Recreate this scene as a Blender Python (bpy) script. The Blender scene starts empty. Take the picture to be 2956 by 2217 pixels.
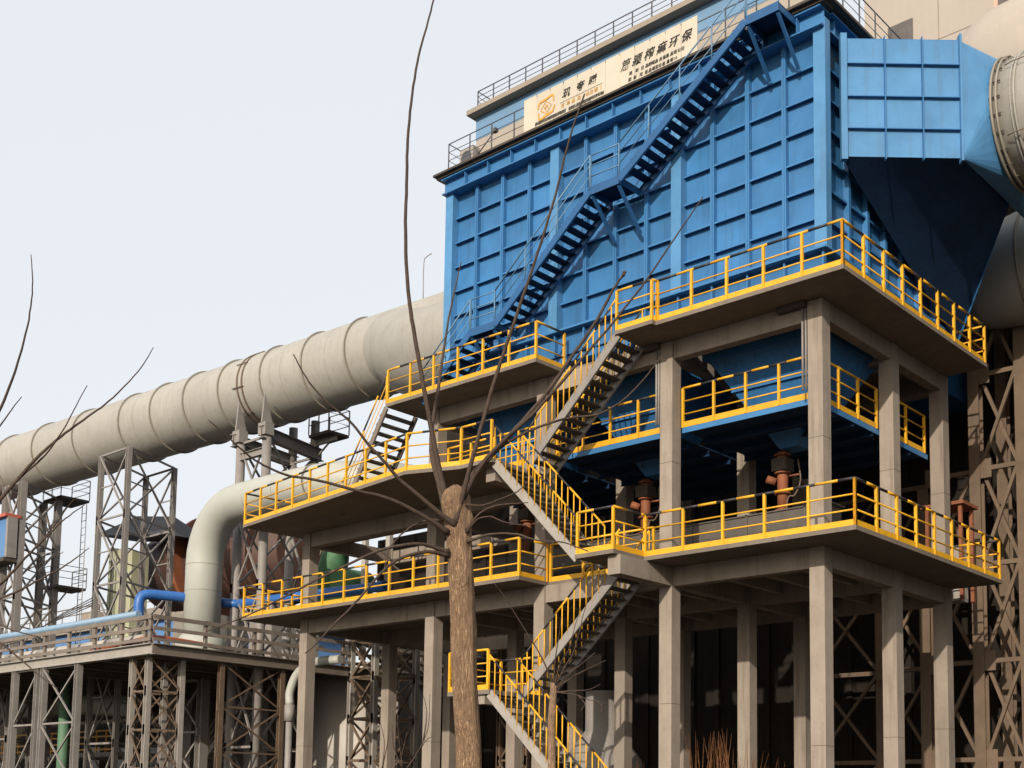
import bpy, math, random
from mathutils import Vector, Matrix
random.seed(7)
sc = bpy.context.scene
COL = sc.collection
# ------------------------------------------------------------------ camera
yaw, pitch, roll = .7396, .0997, .0162
fw = Vector((-math.sin(yaw), math.cos(yaw), 0)); rt = Vector((math.cos(yaw), math.sin(yaw), 0)); up = Vector((0, 0, 1))
F = fw*math.cos(pitch)+up*math.sin(pitch); U0 = up*math.cos(pitch)-fw*math.sin(pitch)
Rr = rt*math.cos(roll)+U0*math.sin(roll); Uu = U0*math.cos(roll)-rt*math.sin(roll)
CAM = Vector((13.1446, -25.6424, 1.65))
cam = bpy.data.cameras.new('camera'); camo = bpy.data.objects.new('camera', cam); COL.objects.link(camo)
camo.matrix_world = Matrix(((Rr.x, Uu.x, -F.x, CAM.x), (Rr.y, Uu.y, -F.y, CAM.y), (Rr.z, Uu.z, -F.z, CAM.z), (0, 0, 0, 1)))
cam.sensor_width = 36; cam.lens = 43.607; cam.shift_y = .2912; cam.clip_start = .2; cam.clip_end = 3000
sc.camera = camo
# ------------------------------------------------------------------ sky, sun, exposure
SUN_AZ, SUN_EL = math.radians(20), math.radians(22)      # azimuth from -Y towards +X
sdir = Vector((math.sin(SUN_AZ)*math.cos(SUN_EL), -math.cos(SUN_AZ)*math.cos(SUN_EL), math.sin(SUN_EL)))
world = bpy.data.worlds.new('World'); sc.world = world; world.use_nodes = True
nt = world.node_tree; nt.nodes.clear()
sky = nt.nodes.new('ShaderNodeTexSky'); sky.sky_type = 'NISHITA'; sky.sun_disc = False
sky.sun_elevation = SUN_EL; sky.sun_rotation = math.pi-SUN_AZ; sky.air_density = 1.0; sky.dust_density = 6.0; sky.ozone_density = 1.0
bg1 = nt.nodes.new('ShaderNodeBackground'); bg1.inputs[1].default_value = .05
bg2 = nt.nodes.new('ShaderNodeBackground'); bg2.inputs[0].default_value = (.785, .792, .805, 1); bg2.inputs[1].default_value = .96   # bright even haze over the sky
add = nt.nodes.new('ShaderNodeAddShader'); wo = nt.nodes.new('ShaderNodeOutputWorld')
nt.links.new(sky.outputs[0], bg1.inputs[0]); nt.links.new(bg1.outputs[0], add.inputs[0]); nt.links.new(bg2.outputs[0], add.inputs[1]); nt.links.new(add.outputs[0], wo.inputs[0])
sl = bpy.data.lights.new('sun', 'SUN'); sl.energy = 4.6; sl.angle = math.radians(.6); sl.color = (1, .87, .71)
so = bpy.data.objects.new('sun', sl); COL.objects.link(so); so.rotation_euler = (-sdir).to_track_quat('-Z', 'Y').to_euler(); so.location = sdir*200
vs = sc.view_settings; vs.view_transform = 'Standard'; vs.look = 'None'; vs.exposure = 0; vs.gamma = 1; vs.use_curve_mapping = False
sc.cycles.max_bounces = 6; sc.cycles.diffuse_bounces = 3

# ------------------------------------------------------------------ materials
def material(name, col, rough=.6, var=.12, scale=1.5, metal=0., streak=0., scol=None, bump=0., spec=.4, speck=0., pcol=None, tone=.07):
    m = bpy.data.materials.new(name); m.use_nodes = True; n = m.node_tree.nodes; L = m.node_tree.links
    b = n['Principled BSDF']; b.inputs['Roughness'].default_value = rough; b.inputs['Metallic'].default_value = metal
    b.inputs['Specular IOR Level'].default_value = spec
    geo = n.new('ShaderNodeNewGeometry')
    nz = n.new('ShaderNodeTexNoise'); nz.inputs['Scale'].default_value = scale; nz.inputs['Detail'].default_value = 6; nz.inputs['Roughness'].default_value = .65
    L.new(geo.outputs['Position'], nz.inputs['Vector'])
    rp = n.new('ShaderNodeMapRange'); rp.inputs[1].default_value = .3; rp.inputs[2].default_value = .7; rp.inputs[3].default_value = 1-var; rp.inputs[4].default_value = 1+var
    L.new(nz.outputs[0], rp.inputs[0])
    mx = n.new('ShaderNodeMix'); mx.data_type = 'RGBA'; mx.blend_type = 'MULTIPLY'; mx.inputs[0].default_value = 1
    mx.inputs[6].default_value = (*col, 1); L.new(rp.outputs[0], mx.inputs[7]); out = mx.outputs[2]
    if streak > 0:      # run-down stains: noise drawn out along the vertical
        mp = n.new('ShaderNodeMapping'); mp.inputs['Scale'].default_value = (5, 5, .35); L.new(geo.outputs['Position'], mp.inputs[0])
        n2 = n.new('ShaderNodeTexNoise'); n2.inputs['Scale'].default_value = 1.3; n2.inputs['Detail'].default_value = 5; L.new(mp.outputs[0], n2.inputs['Vector'])
        r2 = n.new('ShaderNodeMapRange'); r2.inputs[1].default_value = .52; r2.inputs[2].default_value = .75; r2.inputs[4].default_value = streak; L.new(n2.outputs[0], r2.inputs[0])
        m2 = n.new('ShaderNodeMix'); m2.data_type = 'RGBA'; L.new(r2.outputs[0], m2.inputs[0]); L.new(out, m2.inputs[6]); m2.inputs[7].default_value = (*(scol or (.08, .06, .05)), 1); out = m2.outputs[2]
    if speck > 0:       # chips and rust spots
        n3 = n.new('ShaderNodeTexNoise'); n3.inputs['Scale'].default_value = 9; n3.inputs['Detail'].default_value = 8; L.new(geo.outputs['Position'], n3.inputs['Vector'])
        r3 = n.new('ShaderNodeMapRange'); r3.inputs[1].default_value = .60; r3.inputs[2].default_value = .68; r3.inputs[4].default_value = speck; L.new(n3.outputs[0], r3.inputs[0])
        m3 = n.new('ShaderNodeMix'); m3.data_type = 'RGBA'; L.new(r3.outputs[0], m3.inputs[0]); L.new(out, m3.inputs[6]); m3.inputs[7].default_value = (*(pcol or (.16, .07, .03)), 1); out = m3.outputs[2]
    oi = n.new('ShaderNodeObjectInfo'); ro = n.new('ShaderNodeMapRange'); ro.inputs[3].default_value = 1-tone; ro.inputs[4].default_value = 1+tone; L.new(oi.outputs['Random'], ro.inputs[0])
    mo = n.new('ShaderNodeMix'); mo.data_type = 'RGBA'; mo.blend_type = 'MULTIPLY'; mo.inputs[0].default_value = 1; L.new(out, mo.inputs[6]); L.new(ro.outputs[0], mo.inputs[7]); out = mo.outputs[2]
    L.new(out, b.inputs['Base Color'])
    rr = n.new('ShaderNodeMapRange'); rr.inputs[3].default_value = max(.05, rough-.12); rr.inputs[4].default_value = min(1, rough+.15); L.new(nz.outputs[0], rr.inputs[0]); L.new(rr.outputs[0], b.inputs['Roughness'])
    if bump > 0:
        bp = n.new('ShaderNodeBump'); bp.inputs['Strength'].default_value = bump; bp.inputs['Distance'].default_value = .02
        n4 = n.new('ShaderNodeTexNoise'); n4.inputs['Scale'].default_value = scale*6; n4.inputs['Detail'].default_value = 6; L.new(geo.outputs['Position'], n4.inputs['Vector'])
        L.new(n4.outputs[0], bp.inputs['Height']); L.new(bp.outputs[0], b.inputs['Normal'])
    return m
M = {}
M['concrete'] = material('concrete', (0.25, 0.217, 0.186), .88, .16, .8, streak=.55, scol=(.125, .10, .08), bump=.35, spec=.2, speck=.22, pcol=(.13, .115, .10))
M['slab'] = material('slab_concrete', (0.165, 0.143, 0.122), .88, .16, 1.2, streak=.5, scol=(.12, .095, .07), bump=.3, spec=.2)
M['roof'] = material('roof_concrete', (0.28, 0.245, 0.205), .85, .12, 1, streak=.3, scol=(.2, .16, .12), spec=.2)
M['blue'] = material('blue_paint', (0.03, 0.142, 0.335), .45, .20, .7, streak=.42, scol=(.02, .075, .17), spec=.4, bump=.06, speck=.25, pcol=(.05, .15, .30), tone=.10)
M['blueshade'] = material('shade_dark_blue_paint', (0.007, 0.028, 0.075), .8, .25, 1.2, streak=.5, scol=(.006, .012, .022), spec=.25)  # near-black blue carries the shade under the inlet, treads and decks
M['bluehop'] = material('hopper_blue_paint', (0.03, 0.14, 0.34), .5, .2, 1, streak=.5, scol=(.008, .025, .06), spec=.35)
M['bluerib'] = material('blue_rib_paint', (0.034, 0.15, 0.345), .42, .10, 1, streak=.15, scol=(.03, .12, .26), spec=.45)
M['bluefade'] = material('faded_blue_paint', (0.062, 0.2, 0.4), .5, .14, 1.1, streak=.40, scol=(.06, .12, .2), spec=.4)
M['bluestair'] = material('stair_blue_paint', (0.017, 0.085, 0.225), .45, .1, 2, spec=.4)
M['bluepale'] = material('pale_blue_render', (0.135, 0.25, 0.4), .75, .06, 1, streak=.12, scol=(.15, .3, .45), spec=.2)
M['rail_grey'] = material('grey_rail_paint', (0.07, 0.075, 0.09), .5, .15, 3, spec=.4)
M['rail_blue'] = material('blue_rail_paint', (0.1, 0.2, 0.32), .45, .1, 3, spec=.4)
M['yellow'] = material('yellow_paint', (0.63, 0.335, 0.016), .45, .13, 3, speck=.35, pcol=(.35, .15, .03), spec=.4)
M['black'] = material('black_paint', (.022, .022, .026), .5, .3, 5, spec=.4)
M['steel'] = material('galvanised_steel', (0.28, 0.265, 0.245), .55, .12, 3, streak=.2, scol=(.2, .15, .1), spec=.4)
M['tread'] = material('stair_tread_steel', (0.085, 0.078, 0.07), .6, .2, 4, spec=.3)
M['cream'] = material('cream_duct_paint', (0.305, 0.302, 0.28), .58, .10, .5, streak=.40, scol=(.21, .175, .13), spec=.3, speck=.18, pcol=(.20, .15, .10), bump=.1)
M['creamring'] = material('duct_ring_paint', (0.25, 0.235, 0.2), .6, .1, 2, streak=.3, scol=(.2, .15, .1))
M['pipewhite'] = material('pale_green_pipe_paint', (0.33, 0.345, 0.32), .5, .06, .8, streak=.2, scol=(.33, .31, .25), spec=.4)
M['grey'] = material('grey_steel_paint', (0.215, 0.203, 0.195), .6, .14, 2, streak=.2, scol=(.16, .12, .09))
M['brown'] = material('brown_steel_paint', (0.12, 0.086, 0.06), .65, .2, 2, streak=.35, scol=(.14, .07, .04), speck=.3)
M['taupe'] = material('taupe_steel_paint', (.165, .142, .122), .65, .18, 2, streak=.35, scol=(.10, .07, .05), speck=.25)
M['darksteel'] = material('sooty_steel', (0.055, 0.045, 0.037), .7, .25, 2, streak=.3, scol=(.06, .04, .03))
M['rust'] = material('rust_red_primer', (0.2, 0.07, 0.032), .7, .22, 3, speck=.4, pcol=(.10, .05, .03))
M['cladding'] = material('shade_dark_cladding', (0.017, 0.014, 0.012), .85, .3, .6, streak=.4, scol=(.03, .025, .02), spec=.15)  # near-black base carries the shade on walls behind the frame
M['beige'] = material('beige_wall_render', (0.33, 0.3, 0.268), .9, .06, .5, streak=.25, scol=(.42, .36, .30), spec=.15)
M['signwhite'] = material('sign_panel_cream', (0.46, 0.425, 0.36), .5, .06, 1.5, streak=.25, scol=(.5, .38, .22), spec=.35)
M['ink'] = material('sign_black_paint', (.02, .018, .016), .6, .1, 8)
M['gold'] = material('sign_gold_paint', (0.5, 0.27, 0.045), .6, .15, 10)
M['bark'] = material('grey_brown_bark', (0.44, 0.295, 0.19), .95, .25, 5, spec=.1)
def furrow(m):      # upright furrows in the bark
    n = m.node_tree.nodes; L = m.node_tree.links; b = n['Principled BSDF']; geo = n.new('ShaderNodeNewGeometry')
    mp = n.new('ShaderNodeMapping'); mp.inputs['Scale'].default_value = (1, 1, .13); L.new(geo.outputs['Position'], mp.inputs[0])
    vz = n.new('ShaderNodeTexNoise'); vz.inputs['Scale'].default_value = 60; vz.inputs['Detail'].default_value = 6; vz.inputs['Roughness'].default_value = .7; L.new(mp.outputs[0], vz.inputs['Vector'])
    r = n.new('ShaderNodeMapRange'); r.inputs[1].default_value = .35; r.inputs[2].default_value = .62; L.new(vz.outputs[0], r.inputs[0])
    old = b.inputs['Base Color'].links[0].from_socket; mx = n.new('ShaderNodeMix'); mx.data_type = 'RGBA'; L.new(r.outputs[0], mx.inputs[0]); mx.inputs[6].default_value = (.19, .125, .08, 1); L.new(old, mx.inputs[7]); L.new(mx.outputs[2], b.inputs['Base Color'])
    bp = n.new('ShaderNodeBump'); bp.inputs['Strength'].default_value = .9; bp.inputs['Distance'].default_value = .03; L.new(r.outputs[0], bp.inputs['Height']); L.new(bp.outputs[0], b.inputs['Normal'])
furrow(M['bark'])
M['twig'] = material('dark_twig_bark', (0.06, 0.043, 0.034), .8, .3, 14, bump=.3, spec=.2)
M['pipeblue'] = material('bright_blue_pipe_paint', (0.025, 0.11, 0.36), .4, .08, 2)
M['pipelight'] = material('light_blue_pipe_paint', (0.18, 0.29, 0.42), .5, .08, 2)
M['kiln'] = material('maroon_kiln_shell', (0.07, 0.034, 0.026), .6, .2, 1, streak=.3, scol=(.07, .04, .035))
M['orange'] = material('red_lead_paint', (0.28, 0.075, 0.03), .6, .15, 2)
M['green'] = material('green_machine_paint', (0.06, 0.16, 0.08), .6, .2, 2, streak=.3, scol=(.06, .12, .07))
M['greenpost'] = material('green_post_paint', (0.075, 0.16, 0.1), .6, .12, 2)
M['greenpale'] = material('pale_green_sheet', (0.34, 0.355, 0.255), .6, .1, 1, streak=.35, scol=(.3, .28, .2))
M['roofdark'] = material('dark_sheet_roof', (0.035, 0.035, 0.04), .6, .2, 2)
M['tank'] = material('white_tank_paint', (0.38, 0.36, 0.335), .5, .07, .5, streak=.25, scol=(.42, .36, .3))
M['shedblue'] = material('shed_blue_sheet', (0.08, 0.19, 0.4), .6, .1, 1, streak=.2, scol=(.12, .22, .4))
M['redtrim'] = material('red_trim', (.42, .10, .06), .6, .1, 2)
M['soil'] = material('bare_soil', (0.062, 0.05, 0.038), .95, .4, .8, bump=.6, spec=.1)
M['reed'] = material('dry_reed', (0.14, 0.065, 0.03), .8, .35, 12, spec=.1)
M['glass'] = material('dusty_glass', (.10, .09, .085), .25, .2, 2, spec=.5)
M['wframe'] = material('window_frame_paint', (.50, .33, .26), .6, .1, 3)
M['cable'] = material('black_cable', (.03, .028, .027), .6, .2, 5)

# ------------------------------------------------------------------ helpers
W = {}          # world position of every object made here
def V(*a): return Vector(a)
def thing(name, label, cat, loc=(0, 0, 0), group=None):
    o = bpy.data.objects.new(name, None); COL.objects.link(o); o.empty_display_size = .3
    o.location = loc; W[o] = Vector(loc); o['label'] = label; o['category'] = cat; o['kind'] = 'thing'
    if group: o['group'] = group
    return o
def put(name, mesh, parent, wloc, rot=None):
    o = bpy.data.objects.new(name, mesh); COL.objects.link(o)
    W[o] = Vector(wloc)
    if parent is not None:
        o.parent = parent; o.location = W[o]-W[parent]
    else: o.location = W[o]
    if rot: o.rotation_euler = rot
    return o
def tag(o, label, cat, group=None):
    o['label'] = label; o['category'] = cat
    if group: o['group'] = group
    return o
def structure(o):
    o['kind'] = 'structure'; return o
class MB:
    def __init__(s): s.v = []; s.f = []; s.m = []; s.sm = []
    def add(s, vs, fs, mi=0, smooth=False):
        b = len(s.v); s.v += [Vector(p) for p in vs]
        for f in fs: s.f.append([b+i for i in f]); s.m.append(mi); s.sm.append(smooth)
        return s
    def box(s, x0, x1, y0, y1, z0, z1, mi=0):
        return s.add([(x, y, z) for z in (z0, z1) for y in (y0, y1) for x in (x0, x1)], [(0, 2, 3, 1), (4, 5, 7, 6), (0, 1, 5, 4), (2, 6, 7, 3), (0, 4, 6, 2), (1, 3, 7, 5)], mi)
    def bar(s, p, q, w, h=None, mi=0, upv=(0, 0, 1)):
        p, q = Vector(p), Vector(q); h = h or w; d = (q-p).normalized(); u = Vector(upv)
        if abs(d.dot(u)) > .98: u = Vector((0, 1, 0))
        r = d.cross(u).normalized(); u = r.cross(d).normalized()
        vs = [a+r*(sx*w/2)+u*(sz*h/2) for a in (p, q) for sz in (-1, 1) for sx in (-1, 1)]
        return s.add(vs, [(0, 2, 3, 1), (4, 5, 7, 6), (0, 1, 5, 4), (2, 6, 7, 3), (0, 4, 6, 2), (1, 3, 7, 5)], mi)
    def hbeam(s, p, q, w, h, t=.02, mi=0, upv=(0, 0, 1)):      # rolled I section
        p, q = Vector(p), Vector(q); d = (q-p).normalized(); u = Vector(upv)
        if abs(d.dot(u)) > .98: u = Vector((0, 1, 0))
        r = d.cross(u).normalized(); u = r.cross(d).normalized()
        o = u*(h/2-t/2)
        s.bar(p+o, q+o, w, t, mi, u); s.bar(p-o, q-o, w, t, mi, u); s.bar(p, q, t, h-2*t, mi, u); return s
    def path(s, pts, rad, n=8, mi=0, cap=True, smooth=True):
        pts = [Vector(p) for p in pts]
        if not isinstance(rad, (list, tuple)): rad = [rad]*len(pts)
        rings = []; prev = None
        for i, p in enumerate(pts):
            a = pts[max(i-1, 0)]; c = pts[min(i+1, len(pts)-1)]; d = (c-a).normalized()
            if prev is None:
                u = Vector((0, 0, 1)) if abs(d.z) < .9 else Vector((1, 0, 0)); r = d.cross(u).normalized()
            else: r = (prev-d*prev.dot(d)).normalized()
            prev = r; u = d.cross(r).normalized()
            rings.append([p+(r*math.cos(2*math.pi*k/n)+u*math.sin(2*math.pi*k/n))*rad[i] for k in range(n)])
        b = len(s.v); s.v += [v for R in rings for v in R]
        for i in range(len(pts)-1):
            for k in range(n):
                k2 = (k+1) % n
                s.f.append([b+i*n+k, b+i*n+k2, b+(i+1)*n+k2, b+(i+1)*n+k]); s.m.append(mi); s.sm.append(smooth)
        if cap:
            s.f.append([b+k for k in range(n)][::-1]); s.m.append(mi); s.sm.append(False)
            e = b+(len(pts)-1)*n; s.f.append([e+k for k in range(n)]); s.m.append(mi); s.sm.append(False)
        return s
    def prism(s, poly, z0, z1, mi=0):
        n = len(poly)
        return s.add([(x, y, z0) for x, y in poly]+[(x, y, z1) for x, y in poly], [tuple(range(n))[::-1], tuple(range(n, 2*n))]+[(i, (i+1) % n, n+(i+1) % n, n+i) for i in range(n)], mi)
    def mesh(s, name, mats, origin):
        me = bpy.data.meshes.new(name); o = Vector(origin)
        me.from_pydata([tuple(p-o) for p in s.v], [], s.f)
        for m in (mats if isinstance(mats, (list, tuple)) else [mats]): me.materials.append(M[m])
        me.polygons.foreach_set('material_index', s.m); me.polygons.foreach_set('use_smooth', s.sm); me.update(); return me
    def build(s, name, mats, parent=None, origin=None):
        if origin is None:
            xs = [p.x for p in s.v]; ys = [p.y for p in s.v]; zs = [p.z for p in s.v]
            origin = Vector(((min(xs)+max(xs))/2, (min(ys)+max(ys))/2, min(zs)))
        return put(name, s.mesh(name, mats, origin), parent, origin)
def smooth_path(pts, sub=5):
    pts = [Vector(p) for p in pts]; out = []
    P = [pts[0]*2-pts[1]]+pts+[pts[-1]*2-pts[-2]]
    for i in range(1, len(P)-2):
        p0, p1, p2, p3 = P[i-1:i+3]
        for k in range(sub):
            t = k/sub
            out.append(.5*((2*p1)+(-p0+p2)*t+(2*p0-5*p1+4*p2-p3)*t*t+(-p0+3*p1-3*p2+p3)*t**3))
    return out+[pts[-1]]
def pt(x, y, t):        # a point seen at picture position x, y (2212 wide), t metres away along the view axis
    sx, sy = x*1.3364, y*1.3364
    return CAM+(F+Rr*((sx-1478)/3580.63)-Uu*((sy-1969.25)/3580.63))*t

# ------------------------------------------------------------------ guard rails and stairs
POST = {}
def rail_posts(h, mat, w=.055):
    k = (round(h, 2), mat, w)
    if k not in POST: POST[k] = MB().box(-w/2, w/2, -w/2, w/2, 0, h).mesh('post', mat, (0, 0, 0))
    return POST[k]
def striped(mb, p, q, r, seg=.55, start=0, n=8):
    p, q = Vector(p), Vector(q); L = (q-p).length; t = 0; k = start
    while t < L-1e-4:
        e = min(t+seg*random.uniform(.9, 1.1), L)
        if L-e < .15: e = L
        mb.path([p+(q-p)*(t/L), p+(q-p)*(e/L)], r, n, k % 2); t = e; k += 1
    return k
def guardrail(label, runs, h=1.1, mat='yellow', stripe=True, toe=.14, mids=(.37, .73), group='yellow guard rails', spacing=1.07, name='guardrail', r=.029, pw=.064, skip_first=False):
    """runs: list of base polylines"""
    base = Vector(runs[0][0]); t = thing(name, label, 'guard rail', base, group)
    pm = rail_posts(h, mat, pw); done = []
    for run in runs:
        run = [Vector(p) for p in run]; tr = MB(); k = random.randint(0, 1)
        for a, b in zip(run[:-1], run[1:]):
            n = max(1, round((b-a).length/spacing))
            for i in range(n+1):
                p = a.lerp(b, i/n)
                if all((p-d).length > .12 for d in done): put('post', pm, t, p); done.append(p)
            if stripe: k = striped(tr, a+V(0, 0, h), b+V(0, 0, h), r+.006, start=k)
            else: tr.path([a+V(0, 0, h), b+V(0, 0, h)], r+.003, 8)
            for mh in mids: MB().path([a+V(0, 0, mh), b+V(0, 0, mh)], r*.75, 6).build('mid_rail', mat, t)
            if toe:
                d = (b-a).normalized()
                MB().bar(a+V(0, 0, toe/2+.005)-d*0.0, b+V(0, 0, toe/2+.005), .012, toe).build('toe_board', mat, t)
        tr.build('top_rail', [mat, 'black'] if stripe else mat, t)
    return t
def stair(label, A, B, width, n, rail=('near', 'far'), smat='steel', tmat='tread', rmat='yellow', stripe=True, balusters=True, sd=.24, tdep=.26, rh=.95, group='steel stair flights', ttk=.045, riser=0.):
    """A bottom, B top of the near side at floor height; the flight is `width` metres deep in +Y"""
    A, B = Vector(A), Vector(B); t = thing('stair_flight', label, 'stairs', A, group)
    d = (B-A).normalized(); nrm = V(-d.z, 0, d.x) if d.x > 0 else V(d.z, 0, -d.x)
    for y in (0, width):
        o = V(0, y, -.10)
        m = MB(); m.bar(A+o, B+o, .014, sd, 0, nrm)
        s_ = -1 if y == 0 else 1
        for e in (1, -1): m.bar(A+o+V(0, -s_*.0-.03*(1 if y else -1), 0)+nrm*(e*sd/2), B+o+V(0, -.03*(1 if y else -1), 0)+nrm*(e*sd/2), .06, .014, 0, nrm)
        m.build('stringer', smat, t)
    tm = MB().box(-tdep/2, tdep/2, .02, width-.02, -ttk, 0)
    if riser: tm.box(-tdep/2, -tdep/2+.01, .02, width-.02, -riser, -ttk+.002)
    tm = tm.mesh('tread', tmat, (0, 0, 0))
    for i in range(1, n):
        put('tread', tm, t, A.lerp(B, i/n)+V(0, 0, 0))
    for side in rail:
        y = 0 if side == 'near' else width
        a = A+V(0, y, rh); b = B+V(0, y, rh); m = MB()
        if stripe: striped(m, a, b, .028, .6, random.randint(0, 1))
        else: m.path([a, b], .022, 8)
        m.build('handrail', [rmat, 'black'] if stripe else rmat, t)
        L = abs(B.x-A.x)
        nb = max(2, round(L/.21)) if balusters else max(2, round(L/1.1))
        bm = MB().path([V(0, 0, -.02), V(0, 0, rh)], .019 if balusters else .02, 6).mesh('baluster', rmat, (0, 0, 0))
        for i in range(nb+1): put('baluster' if balusters else 'post', bm, t, A.lerp(B, i/nb)+V(0, y, 0))
        if not balusters:
            for mh in (.33, .65): MB().path([A+V(0, y, mh), B+V(0, y, mh)], .014, 6).build('mid_rail', rmat, t)
    return t

# ------------------------------------------------------------------ ground
g = MB().add([(-900, -300, 0), (900, -300, 0), (900, 1500, 0), (-900, 1500, 0)], [(0, 1, 2, 3)]).build('ground', 'soil', origin=(0, 0, 0)); structure(g)

# ------------------------------------------------------------------ concrete frame
zM, zN, zU, TH = 8.14, 11.2, 14.37, .11
fr = thing('concrete_frame', 'pale concrete column frame with three cantilevered platforms under the blue filter house', 'frame', (-10, 4, 0))
CX = [-1.37, -5.82, -10.28, -14.85, -21.18]; CY = [1.34, 5.2, 8.41]; CW = .2
for i, x in enumerate(CX):
    for j, y in enumerate(CY):
        top = zU-.13 if i < 4 else zN-.13
        segs = [(0, zM-TH-.003), (zM+.003, zN-TH-.003 if i >= 3 else top)]
        if i >= 3: segs.append((zN+.003, top)) if i < 4 else None
        m = MB()
        for k, (a, b) in enumerate(segs):
            m.box(x-CW, x+CW, y-CW, y+CW, a, b)
            # chamfered corner strips and pour joints
        colo = m.build('column', 'concrete', fr)
        if j == 0 or i == 0:
            for zz in ((3.2+.4*((i*3+j) % 4), 10.75+.15*(i % 3)) if i < 4 else (3.6,)):
                MB().box(x-CW-.0015, x+CW+.0015, y-CW-.0015, y+CW+.0015, zz, zz+.012).build('pour_joint', 'darksteel', colo)
def beamx(x0, x1, y, ztop, h=.5, w=.3): MB().box(x0, x1, y-w/2, y+w/2, ztop-h, ztop).build('beam', 'concrete', fr)
def beamy(x, y0, y1, ztop, h=.5, w=.3): MB().box(x-w/2, x+w/2, y0, y1, ztop-h, ztop).build('beam', 'concrete', fr)
for z, rng in ((zM-TH-.003, range(4)), (zU-TH-.003, range(3))):
    for i in rng:
        for j, y in enumerate(CY):
            beamx(CX[i+1]+CW+.002, CX[i]-CW-.002, y, z, .5)
    for i in (range(5) if z < 10 else range(4)):
        for j in range(2): beamy(CX[i], CY[j]+CW+.002, CY[j+1]-CW-.002, z, .46)
for i in (3,):
    for y in CY[:2]: beamx(CX[4]+CW+.002, CX[3]-CW-.002, y, zN-TH-.003, .5)
beamx(CX[3]+CW+.002, CX[2]-CW-.002, CY[0], zN-TH-.003, .4)
for i in (3, 4): beamy(CX[i], CY[0]+CW+.002, CY[1]-CW-.002, zN-TH-.003, .46)
# secondary floor ribs under the middle platform
for k in range(12):
    x = -2.4-k*1.12
    if min(abs(x-c) for c in CX) > .4: beamy(x, CY[0]+.16, CY[2]-.16, zM-TH-.004, .28, .16)
# cantilever arms carrying the landings
MB().box(-6.02, -5.62, -1.1, 1.136, zM-TH-.5, zM-TH-.003).build('cantilever_arm', 'concrete', fr)
MB().box(-10.45, -10.1, -1.0, 1.136, zN-TH-.4, zN-TH-.003).build('cantilever_arm', 'concrete', fr)
# platforms
slabM = [(-23.25, 0), (-10.05, 0), (-10.05, 1.28), (-6.3, 1.28), (-6.3, -.09), (-6.95, -.09), (-6.95, -1.29), (-5.70, -1.29), (-5.70, 0), (.24, 0), (.24, 8.7), (-16, 8.7), (-16, 5.6), (-23.25, 5.6)]
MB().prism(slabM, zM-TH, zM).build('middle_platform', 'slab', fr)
slabN = [(-22.25, -.8), (-12.7, -2.02), (-11.08, -1.43), (-9.85, -1.42), (-9.85, .9), (-10.5, 1.6), (-14.4, 3.2), (-21.9, 3.2)]
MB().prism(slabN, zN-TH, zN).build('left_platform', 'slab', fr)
slabU1 = [(-15.91, 0), (-9.53, 0), (-9.5, 1.28), (-6.6, 1.28), (-6.6, -.16), (-5.36, -.16), (-5.36, 0), (0, 0), (0, 8.56), (-1.95, 8.56), (-1.95, 1.95), (-15.91, 1.95)]
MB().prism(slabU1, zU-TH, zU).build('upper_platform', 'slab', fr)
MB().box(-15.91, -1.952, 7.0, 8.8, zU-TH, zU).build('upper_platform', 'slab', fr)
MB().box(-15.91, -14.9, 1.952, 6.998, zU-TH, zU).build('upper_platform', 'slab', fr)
MB().box(-11.52, -9.9, -1.29, .9, 4.68, 4.8).build('stair_landing', 'slab', fr)
MB().box(-10.4, -10.16, .902, 1.136, 4.4, 4.79).build('cantilever_arm', 'concrete', fr)
MB().box(-10.4, -10.16, -1.2, .9, 4.42, 4.677).build('cantilever_arm', 'concrete', fr)
# anchor recess under the upper slab beside the corner column
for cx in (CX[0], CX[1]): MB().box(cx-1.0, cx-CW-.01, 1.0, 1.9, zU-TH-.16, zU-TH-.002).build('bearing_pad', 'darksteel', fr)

# rails
e = .04
guardrail('yellow guard rail with black stripes along the front of the upper right platform', [[(-5.32, e, zU), (-e, e, zU)]])
guardrail('yellow guard rail down the right flank of the upper platform', [[(-e, e, zU), (-e, 8.5, zU), (-1.6, 8.5, zU)]], group='yellow guard rails')
guardrail('short yellow guard rail beside the head of the top yellow stairs', [[(-6.55, -.12, zU), (-5.4, -.12, zU), (-5.34, e, zU)]], spacing=1.15)
guardrail('yellow guard rail round the upper left platform below the blue stair foot', [[(-15.86, e, zU), (-9.57, e, zU), (-9.54, 1.25, zU)]])
guardrail('yellow guard rail along the front of the middle right platform', [[(-5.68, e, zM), (.20, e, zM)]])
guardrail('yellow guard rail down the right flank of the middle platform', [[(.20, e, zM), (.20, 8.6, zM), (-1.4, 8.6, zM)]])
guardrail('yellow guard rail around the small stair landing jutting from the middle platform', [[(-6.90, -1.25, zM), (-5.74, -1.25, zM), (-5.70, e, zM)]], spacing=1.2)
guardrail('long yellow guard rail on the lower left platform behind the tree trunk', [[(-23.2, 3.2, zM), (-23.2, e, zM), (-10.09, e, zM), (-10.09, 1.24, zM)]])
guardrail('yellow guard rail at the back of the stairwell on the middle platform', [[(-10.0, 1.32, zM), (-6.35, 1.32, zM)]], stripe=False)
guardrail('long yellow guard rail on the left intermediate platform', [[(-21.9, 2.9, zN), (-22.2, -.76, zN), (-12.7, -1.97, zN), (-11.08, -1.38, zN), (-9.9, -1.38, zN)]])
guardrail('low yellow guard rail at the back of the left intermediate platform', [[(-21.9, 3.1, zN), (-17.9, 3.1, zN)]], stripe=False)
guardrail('yellow guard rail around the lowest stair landing', [[(-10.0, -1.25, 4.8), (-11.48, -1.25, 4.8), (-11.48, .86, 4.8), (-9.95, .86, 4.8)]], spacing=1.5)
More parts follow.
